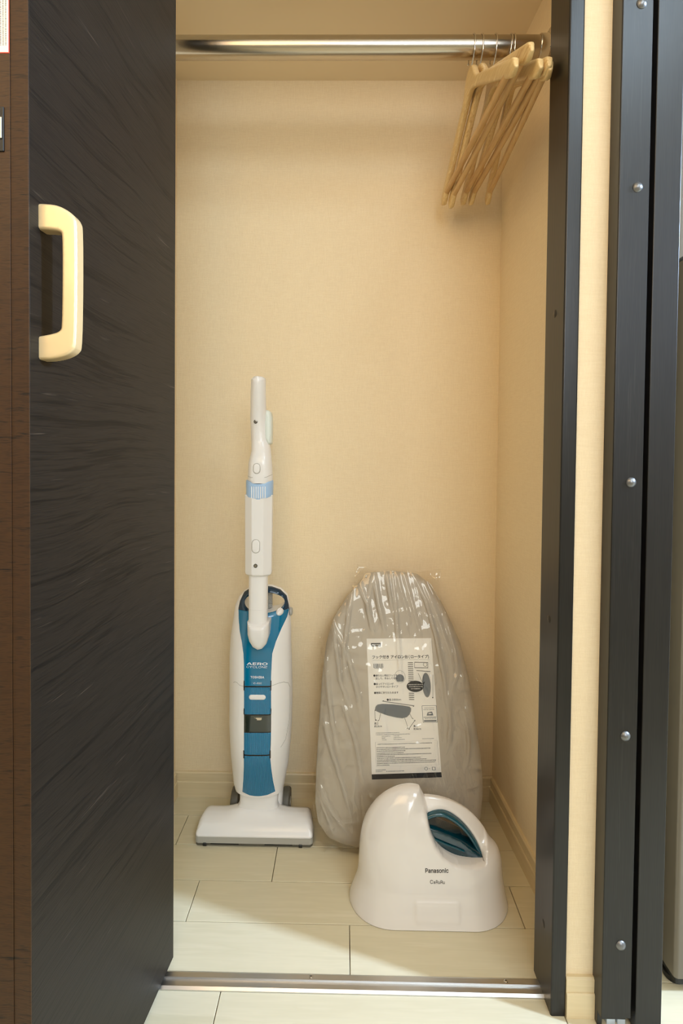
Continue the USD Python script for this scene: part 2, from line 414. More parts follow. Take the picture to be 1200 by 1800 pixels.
def slab(p, q, n, th, z0, z1, c=.0008):
    pl = Polygon([p + n * th, p, q, q + n * th]).buffer(-c).buffer(c, quad_segs=3)
    m = trimesh.creation.extrude_polygon(pl, z1 - z0, engine='earcut'); m.apply_translation((0, 0, z0)); return m


obj('leaf', slab(A + dd * .0006, B, nn, TH, .01, 1.93, .0003), 'dark_leaf', d1)
obj('leaf_edge', slab(A - dd * .0006, A + dd * .0006, nn, TH, .01, 1.93, .0002), 'brown_leaf_edge', d1, smooth=False)
A2, B2 = np.array([-.3133, .5058]), np.array([-.3200, .8400])
d2 = (B2 - A2) / np.linalg.norm(B2 - A2); n2 = np.array([-d2[1], d2[0]])
obj('leaf', slab(A2, B2, n2, .0200, .01, 1.93), 'dark_leaf', d1)
obj('leaf_edge', slab(A2 - d2 * .0008, A2, n2, .0200, .01, 1.93, .0002), 'brown_leaf_edge', d1, smooth=False)
ye = A2[1] - .0008
st = obj('sticker', bx(-.3330, -.3157 + .0022, ye - .0003, ye, 1.1830, 1.3000), 'sticker_red', d1, smooth=False, label='white warning sticker with a red border')
obj('sticker_face', bx(-.3330, -.3142, ye - .0005, ye - .0003, 1.1838, 1.2990), 'sticker_white', st, smooth=False)
marks = []
r_ = np.random.default_rng(3)
for col in (-.3165, -.3190, -.3215):
    z = 1.1900
    while z < 1.29:
        h = r_.uniform(.0006, .0012); marks.append(bx(col - .0006, col + .0006, ye - .0006, ye - .0005, z, z + h)); z += h + r_.uniform(.0004, .0009)
obj('fine_print', marks, 'ink_light', st, smooth=False, kind='stuff')
la = obj('latch_plate', bx(-.3340, -.3185, ye - .0016, ye, 1.0929, 1.1337, .0004), 'black_plastic', d1, smooth=False)
obj('latch_bolt', bx(-.3330, -.3196, ye - .0030, ye - .0016, 1.1040, 1.1235, .0004), 'chrome', la, smooth=False)
# pull handle: a C-shaped bar standing off the face
hc = np.array([[-.2997, 1.0581], [-.2852, 1.0576], [-.2729, 1.0516], [-.2656, 1.0451], [-.2634, 1.0363], [-.2641, .9206], [-.2681, .9134], [-.2777, .9083], [-.2917, .9054], [-.3019, .9054],
               [-.3018, .9276], [-.2889, .9310], [-.2810, .9339], [-.2793, .9389], [-.2785, 1.0274], [-.2808, 1.0307], [-.2886, 1.0323], [-.2998, 1.0328]])
hc[[0, -1, 9, 10], 0] -= .0060
hc = np.stack([hc[:, 0] * .978, .81 + (hc[:, 1] - .81) * .978], 1)
def rounded(c):                                                            # corners cut round, the two ends kept
    for _ in range(3):
        q = np.stack([c[:-1], c[1:]], 1)
        c = np.vstack([c[:1], np.stack([.75 * q[:, 0] + .25 * q[:, 1], .25 * q[:, 0] + .75 * q[:, 1]], 1).reshape(-1, 2)[1:-1], c[-1:]])
    return c


hc = np.vstack([rounded(hc[:10]), rounded(hc[10:])])
hp = Polygon(hc)
P, T = triangulate(hp, .004, (.0004, .0010, .0018, .0028))
g = dome(dist(P, hp.exterior), .0030)
hm = solid(P, T, .5185 + .0030 * (1 - g), .5340 - .0030 * (1 - g))
obj('handle', hm, 'handle_metal', d1, label='champagne metal bow handle')

# ---------------------------------------------------------------- clothes rod and hangers
RY, RZ, RR = 1.02, 1.573, .0193
rod = thing('clothes_rod', label='brushed steel clothes rod running across the closet under its ceiling', category='clothes rod')
obj('rod', lathe([(0, -.399), (RR, -.399), (RR, .3665), (0, .3665)], 'x', 48, (0, RY, RZ)), 'rod_steel', rod, smooth=50)
def rod_end(xw, sgn):
    f = obj('flange', lathe([(0, 0), (.0310, 0), (.0318, .0012), (.0312, .0028), (.0250, .0040), (.0222, .0048), (.0218, .0200), (.0206, .0215), (.0195, .0215)], 'x', 48, (0, 0, 0)).apply_scale((-sgn, 1, 1)).apply_translation((xw, RY, RZ)), 'chrome', rod, smooth=40)
    for a in (90, 210, 330):
        y, z = RY + .0268 * math.cos(math.radians(a)), RZ + .0268 * math.sin(math.radians(a))
        obj('screw', lathe([(0, .0052), (.0016, .0050), (.0030, .0040), (.0033, .003)], 'x', 16).apply_scale((-sgn, 1, 1)).apply_translation((xw, y, z)), 'chrome', f)
rod_end(.3714, 1); rod_end(-.3985, -1)


def hanger_parts(t):
    xs = np.linspace(-.205, .205, 61); rings = []
    for x in xs:
        a = abs(x) / .205
        zc = -.072 - .127 * (math.sqrt(a * a + .0064) - .08)
        hh = .0085 + .0045 * a; ww = .0062 - .0004 * a
        e = (1 - a) * .205
        k = math.sqrt(max(1 - (1 - min(e / .012, 1)) ** 2, 0)) if e < .012 else 1.0
        k = max(k, .12)
        sl = -np.sign(x) * .127 * a / math.sqrt(a * a + .0064) / .205
        tx, tz = 1 / math.hypot(1, sl), sl / math.hypot(1, sl)
        c = superellipse(ww * (.5 + .5 * k), hh * k, 3.2, 20)
        bow = .002 * a * a                                            # the shoulders bend a little to the front
        up_ = .026 * math.exp(-(x / .024) ** 4) * (c[:, 1] > 0)            # crest at the neck
        rings.append(np.stack([x - tz * c[:, 1], bow + c[:, 0], zc + tx * c[:, 1] + up_], 1))
    arm = obj('shoulder_arm', loft(rings), 'hanger_wood', t, smooth=50)
    xb = .176
    obj('trouser_bar', tube([(-xb, .0015, -.1765), (-.06, .001, -.178), (.06, .001, -.178), (xb, .0015, -.1765)], .0056, 14), 'dowel_wood', t)
    hook = [(0, 0, -.0475), (0, 0, -.040), (.0015, 0, -.0335)]
    hr = .0209
    hook += [(.010, 0, -.0255), (.0165, 0, -.0180)]
    for a in np.linspace(-32, 205, 28):
        hook.append((hr * math.cos(math.radians(a)), 0, hr * math.sin(math.radians(a))))
    hook.append((-.0205, 0, -.0150)); 
    hk = obj('hook', tube(hook, .0013, 10), 'chrome', t)
    obj('hook_tip', trimesh.creation.icosphere(2, .0021).apply_translation((-.0203, 0, -.0158)), 'chrome', hk)
    obj('collar', lathe([(0, -.0435), (.0040, -.0435), (.0040, -.0415), (.0020, -.0405), (.0013, -.0405)], 'z', 16), 'chrome', t)


HW = [  # hook position along the rod, swing about the hook, dip of the far end, sideways lean
    (.2283, 4.6, 1.6, 0, 'pale wooden hanger leftmost on the rod, farthest from the right wall'),
    (.2430, 5.4, 5.5, 0, 'second wooden hanger from the left, its near shoulder raised highest against the rod'),
    (.2681, 3.7, 1.3, 0, 'third wooden hanger from the left, middle of the five on the rod'),
    (.2955, 3.0, 1.6, -4, 'fourth wooden hanger from the left, its wire hook leaning sideways'),
    (.3030, -2.0, .8, 0, 'rightmost wooden hanger, nearest the right closet wall and the rod flange')]
for i, (hx, yaw, dip, lean, lb) in enumerate(HW):
    h = thing('wooden_hanger', (hx, RY, RZ - .0003), -90 + yaw, -dip, lean, label=lb, category='clothes hanger', group='wooden hangers on the clothes rod')
    if i == 0:
        hanger_parts(h); first = h
    else:
        h.GetReferences().AddInternalReference(first.GetPath())
        h.SetInstanceable(True)

# ---------------------------------------------------------------- upright stick vacuum cleaner
VX, VY = -.176, 1.165
vac = thing('vacuum_cleaner', (0, 0, 0), label='white and blue upright stick vacuum cleaner standing left against the back wall', category='vacuum cleaner')


def sh(pts, dx=VX):
    return np.asarray(pts, float) + [dx, 0]


body_o = Polygon(sh([[-.0682, .3107], [-.0685, .2329], [-.065, .1712], [-.0584, .102], [-.0495, .0693], [-.0432, .0631], [-.0219, .0597], [.0093, .0602], [.0317, .0644], [.049, .0862], [.061, .147], [.0656, .1974], [.0678, .2351], [.0686, .2953], [.0676, .3478], [.0662, .3852], [.0652, .4139], [.0643, .4537], [.0629, .4786], [.0615, .496], [.0564, .517], [.0421, .5305], [.0222, .537], [0, .538], [-.0235, .5334], [-.0371, .5245], [-.0488, .5113], [-.0574, .4919], [-.0595, .4769], [-.0621, .4557], [-.0663, .427], [-.0686, .3833]]))
body_o = body_o.buffer(.006).buffer(-.012).buffer(.006, quad_segs=8)
a_ = np.linspace(0, 2 * np.pi, 40, endpoint=False)
body_o = body_o.intersection(sbox(-1, .0885, 1, 1))
rim = body_o.exterior.difference(sbox(-1, 0, 1, .0889))
hole = Polygon(np.stack([VX + .0092 + .0418 * np.cos(a_), .504 + .0196 * np.sin(a_)], 1))
body_p = Polygon(body_o.exterior.coords, [hole.exterior.coords])


def body_front(P, lift=0.0):
    """y of the body's front shell: a bulge that rounds off towards the outline, thinner at the grip ring."""
    d = dist(P, rim); dh = dist(P, hole.exterior)
    D = .050 * (.60 + .40 * step((P[:, 1] - .05) / .15)) * (1 - .35 * step((P[:, 1] - .40) / .12))
    y = VY - D * dome(d, .052)
    return y + .006 * (1 - dome(dh, .008)) - lift


P, T = triangulate(body_p, .0045, (.0003, .0010, .0022, .0040, .0065, .010, .015))
obj('body', solid(P, T, body_front(P), VY + .042 * dome(dist(P, rim), .045) * (.4 + .6 * step((.56 - P[:, 1]) / .25))), 'white_plastic', vac, smooth=50)


def front_plate(name, poly, mat, lift, parent=vac, r=.0012, deep=.004, res=.004, surf=body_front, **kw):
    poly = poly if isinstance(poly, Polygon) else Polygon(sh(poly))
    P, T = triangulate(poly, res, (r * .12, r * .45, r))
    y = surf(P); d = dist(P, poly.boundary)
    return obj(name, solid(P, T, y - lift * dome(d, r), y + deep), mat, parent, smooth=40, **kw)


vp = Polygon(sh([[-.0287, .3493], [-.0292, .3811], [-.0303, .402], [-.0344, .4258], [-.0405, .446], [-.0448, .471], [-.0464, .4913], [-.0444, .5044], [-.0368, .5224], [-.0256, .535], [-.0143, .5415], [.0075, .5440], [.0283, .5420], [.0461, .5360], [.0576, .5242], [.0625, .5094], [.0618, .4927], [.0574, .4724], [.0473, .452], [.0368, .4268], [.0298, .4029], [.0288, .3819], [.0278, .3502], [.0279, .3358], [-.0286, .335]])).buffer(.002).buffer(-.004).buffer(.002, quad_segs=8)
vp = vp.intersection(body_o.buffer(-.0016)).difference(hole.buffer(.0004, quad_segs=12))
up = sbox(-1, .488, 1, 1); 
front_plate('panel_gap', [[-.0281, .186], [.0270, .187], [.0282, .21], [.0287, .26], [.0279, .340], [-.0286, .340], [-.0282, .26]], 'black_plastic', .0003, r=.0004)
pan = front_plate('front_panel', vp.difference(up), 'blue_gloss', .0012, label='glossy blue front panel')
front_plate('grip_ring', vp.intersection(up), 'blue_dark_gloss', .0014, label='dark blue carrying grip around an oval opening')
front_plate('dust_cup_cover', [[-.0286, .3326], [.0279, .3334], [.0283, .2759], [-.0282, .2749]], 'blue_panel', .0010)
cup = front_plate('dust_window', [[-.0282, .2737], [.0283, .2747], [.0286, .2386], [-.028, .2377]], 'smoky_window', .0004, label='dark see-through dust window')
front_plate('dust_filter', [[-.0075, .2687], [.0094, .2690], [.0094, .2650], [.0080, .2650], [.0080, .2635], [-.0010, .2633], [-.0010, .2655]], 'filter_beige', .0008, cup, r=.0004)
front_plate('lower_panel', [[-.028, .2365], [.0286, .2374], [.0276, .2109], [.0269, .1904], [-.0284, .1895], [-.0279, .21]], 'blue_panel', .0010)
front_plate('base_panel', [[-.0283, .187], [.0269, .188], [.0285, .1627], [.0318, .1253], [.0355, .0976], [.02, .0937], [.0009, .0921], [-.0182, .093], [-.0344, .0975], [-.0308, .1327], [-.0288, .1617]], 'blue_panel', .0010)
front_plate('release_button', LineString(sh([[-.0125, .3122], [.0120, .3124]])).buffer(.0056, quad_segs=10), 'white_plastic', .0030, r=.0025)
for x, z0, z1 in ((-.0281, .3254, .3457), (.0273, .3262, .3466), (-.0278, .2749, .2870), (.0276, .2758, .2878), (-.0281, .1810, .1979), (.0268, .1820, .1988)):
    front_plate('hinge_tab', Polygon(sh([[x - .0014, z0], [x + .0014, z0], [x + .0014, z1], [x - .0014, z1]])), 'black_plastic', .0016, r=.0006)
front_plate('power_switch', Point(VX + .0429, .4859).buffer(.0078, quad_segs=12), 'white_plastic', .0060, r=.005, deep=.002)
for nm in ([[.0291, .3358], [.0422, .339], [.0529, .3386], [.0612, .3327], [.0645, .3208], [.0652, .2837], [.0636, .2512], [.0574, .2138], [.0479, .2004]], [[-.0535, .3358], [-.0494, .3388], [-.0447, .3389], [-.0387, .3348], [-.0292, .3337]]):
    q = np.array(LineString(sh(nm)).segmentize(.003).coords)
    obj('seam', tube(np.stack([q[:, 0], body_front(q) + .0003, q[:, 1]], 1), .0006, 6), 'grey_plastic', vac)
obj('side_latch', lathe([(0, .0055), (.006, .0050), (.0085, .0030), (.009, 0)], 'x', 24, (VX + .0630, VY - .006, .481)), 'grey_plastic', vac)


def lettering(name, text, x0, x1, z0, mat, parent, surf, hgt=None, slant=0.0, lift=.0003, bold=False, tilt=0.0):
    """Raised print laid over a front surface; the width is fitted between x0 and x1."""
    m = meshkit.text_mesh(text, .01, .0002, bold=bold); m.apply_translation(-np.array([m.bounds[0][0], m.bounds[0][1], 0]))
    w, h = m.bounds[1][0], m.bounds[1][1]; v = m.vertices.copy()
    sx = (x1 - x0) / w; sz = (hgt / h) if hgt else sx
    x = x0 + v[:, 0] * sx; z = z0 + v[:, 1] * sz + (x - x0) * tilt; x = x + slant * (z - z0)
    P = np.stack([x, z], 1)
    m.vertices = np.stack([x, surf(P) - lift - v[:, 2], z], 1); m.fix_normals()
    return obj(name, m, mat, parent, smooth=False)


pf = lambda P: body_front(P, .0011)
lettering('lettering', 'AERO', VX - .0230, VX + .0205, .3800, 'print_white', pan, pf, .0056, .10, bold=True)
lettering('lettering', 'CYCLONE', VX - .0235, VX + .0200, .3738, 'print_white', pan, pf, .0044, .10)
lettering('lettering', 'TOSHIBA', VX - .0150, VX + .0141, .3522, 'print_white', pan, pf, .0050, bold=True)
lettering('lettering', 'VC-W80C', VX - .0092, VX + .0090, .3402, 'print_white', pan, pf, .0036)

# wand: socket, inner tube, grip pipe, locking ring, handle
WY, WX = 1.104, VX + .0020
so = Polygon(sh([[-.0190, .4764], [-.0187, .4714], [-.0183, .4499], [-.0148, .4357], [-.0076, .4238], [.0024, .418], [.0119, .4205], [.0202, .4302], [.0248, .4458], [.0264, .472], [.0264, .4767]])).buffer(.002).buffer(-.002)
P, T = triangulate(so, .003, (.0003, .001, .0025, .005, .008))
obj('wand_socket', solid(P, T, WY - .006 - .019 * dome(dist(P, so.exterior), .014) * (.55 + .45 * step((P[:, 1] - .415) / .05)), body_front(P) + .004), 'white_plastic', vac, smooth=50)


def ring_loop(z, a, b, e=3.0, x=WX, y=WY, n=36, sag=0.0):
    c = superellipse(a, b, e, n); zz = z + sag * (1 - (c[:, 0] / a) ** 2) * (c[:, 1] < 0)
    return np.stack([x + c[:, 0], y + c[:, 1], zz], 1)


obj('wand_tube', loft([ring_loop(.462, .0195, .0165, 2.6, WX + .0003), ring_loop(.578, .0195, .0165, 2.6, WX + .0003)]), 'white_plastic', vac, smooth=40)
obj('tube_rib', [loft([ring_loop(.5025, .0196, .0166, 2.6, WX + .0003), ring_loop(.5035, .0199, .0169, 2.6, WX + .0003), ring_loop(.5045, .0196, .0166, 2.6, WX + .0003)])], 'white_plastic', vac)
obj('hose', loft([ring_loop(z_, r_1, r_1, 2, VX + .0150, VY + .004, 24) for z_, r_1 in [(.486 + .0011 * k, .0085 if k % 2 else .0072) for k in range(34)]]), 'grey_plastic', vac, smooth=60)


def octa(z, a, b, k=.42, x=WX + .001, y=WY, sag=0.0):
    p = Polygon([(-a, b * k), (-a, -b * k), (-a * .42, -b), (a * .42, -b), (a, -b * k), (a, b * k), (a * .42, b), (-a * .42, b)]).buffer(-.004).buffer(.004, quad_segs=4)
    c = np.array(p.exterior.coords)[:-1]; i0 = np.argmin(np.arctan2(c[:, 1], c[:, 0])); c = np.roll(c, -i0, 0)
    return np.stack([x + c[:, 0], y + c[:, 1], z + sag * (c[:, 0] / a) ** 2], 1)


obj('grip_pipe', loft([octa(.5720, .0225, .0190), octa(.5745, .0258, .0215), octa(.5790, .0270, .0225), octa(.66, .0276, .0228), octa(.7285, .0281, .0230, sag=.0075), octa(.7295, .0268, .0220, sag=.0075)]), 'white_plastic', vac, smooth=30)
rl = loft([ring_loop(z_, a_r, b_r, 2.3, WX + .0018, sag=-.0075) for z_, a_r, b_r in ((.7352, .0262, .0215), (.7354, .0272, .0232), (.7620, .0279, .0240), (.7662, .0272, .0232), (.7665, .0240, .0200))])
lr = obj('locking_ring', rl, 'light_blue_plastic', vac, smooth=40, label='pale blue locking ring with raised ribs')
for k in range(7):
    x = -.0135 + .0045 * k
    yy = WY - .0238 * (1 - min(abs(x / .0276), 1) ** 2.3) ** (1 / 2.3)
    obj('rib', rbox(WX + .0023 + x - .0011, WX + .0023 + x + .0011, yy - .0010, yy + .003, .7300, .7540, .0008), 'print_white', lr)
gp = np.array([[-.0204, .7600], [-.0204, .772], [-.0194, .7993], [-.0148, .8243], [-.0168, .8562], [-.0176, .8911], [-.0143, .9371], [-.0115, .9726], [.0175, .9728], [.0165, .9374], [.0161, .9097], [.0169, .8826], [.0207, .8471], [.0256, .8246], [.029, .7998], [.0304, .7725], [.0304, .7600]])
gpoly = Polygon(sh(gp)).buffer(.006).buffer(-.012).buffer(.009, quad_segs=8).buffer(-.003).intersection(sbox(-1, .7585, 1, .9728)).difference(shapely.affinity.scale(Point(VX + .005, .7585).buffer(1, 24), .05, .0001))
P, T = triangulate(gpoly, .004, (.0002, .0008, .0018, .0034, .006, .009, .012))
sway = lambda z: .012 * step((z - .80) / .05) - .030 * step((z - .86) / .12)       # the handle curves back, then forward
dg = dist(P, gpoly.exterior.intersection(sbox(-1, .7606, 1, .9722)))
gd = (.0235 - .004 * step((P[:, 1] - .79) / .06))
obj('handle', solid(P, T, WY + sway(P[:, 1]) - gd * dome(dg, .0165), WY + sway(P[:, 1]) + gd * dome(dg, .0165)), 'white_plastic', vac, smooth=50)
gf = lambda P: WY + sway(P[:, 1]) - (.0235 - .004 * step((P[:, 1] - .79) / .06)) * dome(dist(P, gpoly.exterior), .0165)
obj('handle_seam', tube([(q[0], gf(np.array([[q[0], q[1]]]))[0] + .0001, q[1]) for q in np.array(LineString(sh([[-.0196, .7745], [-.0100, .7720], [.0190, .7725], [.0296, .7775]])).segmentize(.002).coords)], .0005, 6), 'grey_plastic', vac)
tp = Polygon(sh([[.010, .9097], [.0191, .9098], [.0250, .9051], [.0275, .8945], [.0277, .8649], [.0267, .8412], [.0196, .8376], [.010, .8529]])).buffer(-.002).buffer(.002)
P, T = triangulate(tp, .003, (.0003, .001, .003))
obj('trigger', solid(P, T, WY + .008 - .010 * dome(dist(P, tp.exterior), .006), WY + .022 + .004 * dome(dist(P, tp.exterior), .006)), 'pale_plastic', vac, label='pale grey-green trigger switch')
gs = lambda P: gf(P)
front_plate('handle_button', LineString(sh([[.0009, .7868], [.0009, .7932]])).buffer(.0066, quad_segs=10), 'white_plastic', .0022, r=.002, surf=gs, deep=.002)
front_plate('button_gap', LineString(sh([[.0009, .7868], [.0009, .7932]])).buffer(.0076, quad_segs=10), 'grey_plastic', .0002, r=.0004, surf=gs, deep=.002)
ps = lambda P: np.full(len(P), WY - .0227)
front_plate('pipe_button', LineString(sh([[0, .6280], [0, .6390]])).buffer(.0078, quad_segs=10), 'white_plastic', .0024, r=.002, surf=ps, deep=.002)
front_plate('button_gap', LineString(sh([[0, .6280], [0, .6390]])).buffer(.0087, quad_segs=10), 'grey_plastic', .0002, r=.0004, surf=ps, deep=.002)
for (x, z, sf) in ((-.0039, .8847, gs), (-.0003, .594, ps)):
    y0 = float(sf(np.array([[VX + x, z]]))[0])
    sc = obj('screw', lathe([(0, -.0002), (.0030, -.0002), (.0036, -.0010), (.0040, -.0004), (.0040, .002)], 'y', 24, (VX + x, y0, z)), 'dark_grey_plastic', vac)
    obj('screw_head', [bx(VX + x - .0022, VX + x + .0022, y0 - .0009, y0 + .001, z - .0006, z + .0006), bx(VX + x - .0006, VX + x + .0006, y0 - .0009, y0 + .001, z - .0022, z + .0022)], 'chrome', sc, smooth=False)

# floor head: plan outline with a sloped top
hx0, hx1, hyf, hyb = -.3035, -.0580, 1.1060, 1.1900
plan = Polygon([(hx0, hyf), (hx1, hyf), (hx1 + .0005, 1.135), (-.0650, hyb), (-.2960, hyb), (hx0 - .0005, 1.135)]).buffer(-.008).buffer(.008, quad_segs=6)
P, T = triangulate(plan, .005, (.0002, .0008, .002, .004, .007))
d = dist(P, plan.exterior)
prof = np.interp(P[:, 1], [1.100, 1.106, 1.112, 1.122, 1.135, 1.148, 1.165, 1.19], [.020, .0225, .0335, .0405, .0455, .0480, .0470, .034])
prof = prof + .010 * np.exp(-((P[:, 0] + .181) / .055) ** 4) * step((P[:, 1] - 1.120) / .03)
top = .0225 + (prof - .0225) * dome(d, .012)
m = solid(P, T, -top, np.full(len(P), -.0200)); v = m.vertices
m.vertices = np.stack([v[:, 0], v[:, 2], -v[:, 1]], 1); m.fix_normals()
obj('floor_head', m, 'white_plastic', vac, smooth=50)


def plate_xy(poly, z0, z1):
    m = trimesh.creation.extrude_polygon(poly, z1 - z0, engine='earcut'); m.apply_translation((0, 0, z0)); return m


obj('head_bumper', plate_xy(plan.buffer(.0006), .0075, .0205), 'grey_plastic', vac, label='grey bumper around the floor head')
obj('head_base', plate_xy(plan.buffer(-.0004), .0022, .0074), 'dark_grey_plastic', vac)
for a, b in ((-.271, -.212), (-.158, -.100)):
    obj('suction_slot', bx(a, b, hyf - .0004, hyf + .002, .0050, .0072), 'black_plastic', vac, smooth=False)
for x in (-.2830, -.0830):
    obj('roller', lathe([(0, -.0035), (.0042, -.0035), (.0046, -.0025), (.0046, .0025), (.0042, .0035), (0, .0035)], 'x', 20, (x, hyf + .0022, .0046)), 'black_plastic', vac)
nk = [ring_loop(.036, .060, .024, 2.6, VX - .004, 1.162), ring_loop(.048, .048, .022, 2.8, VX - .004, 1.163), ring_loop(.062, .0415, .022, 3, VX - .003, 1.165), ring_loop(.100, .0430, .024, 3, VX - .001, 1.166)]
obj('neck', loft(nk), 'white_plastic', vac, smooth=60)
obj('neck_joint', loft([ring_loop(.030, .022, .020, 3, VX + .024, 1.186), ring_loop(.120, .020, .020, 3, VX + .030, 1.182)]), 'white_plastic', vac, smooth=50)
for a, b in ((-.2470, -.2290), (-.1320, -.1150)):
    c = (a + b) / 2; w = (b - a) / 2
    wh = obj('wheel', lathe([(0, -w), (.0275, -w), (.0300, -w + .0025), (.0305, 0), (.0300, w - .0025), (.0275, w), (0, w)], 'x', 40, (c, 1.212, .0305)), 'dark_grey_plastic', vac)
    obj('wheel_hub', lathe([(0, -w - .001), (.010, -w - .001), (.011, -w + .001), (.011, w - .001), (.010, w + .001), (0, w + .001)], 'x', 24, (c, 1.212, .0305)), 'grey_plastic', wh)
obj('wheel_axle', lathe([(0, -.232), (.005, -.232), (.005, -.130), (0, -.130)], 'x', 16, (0, 1.212, .0305)), 'dark_grey_plastic', vac)

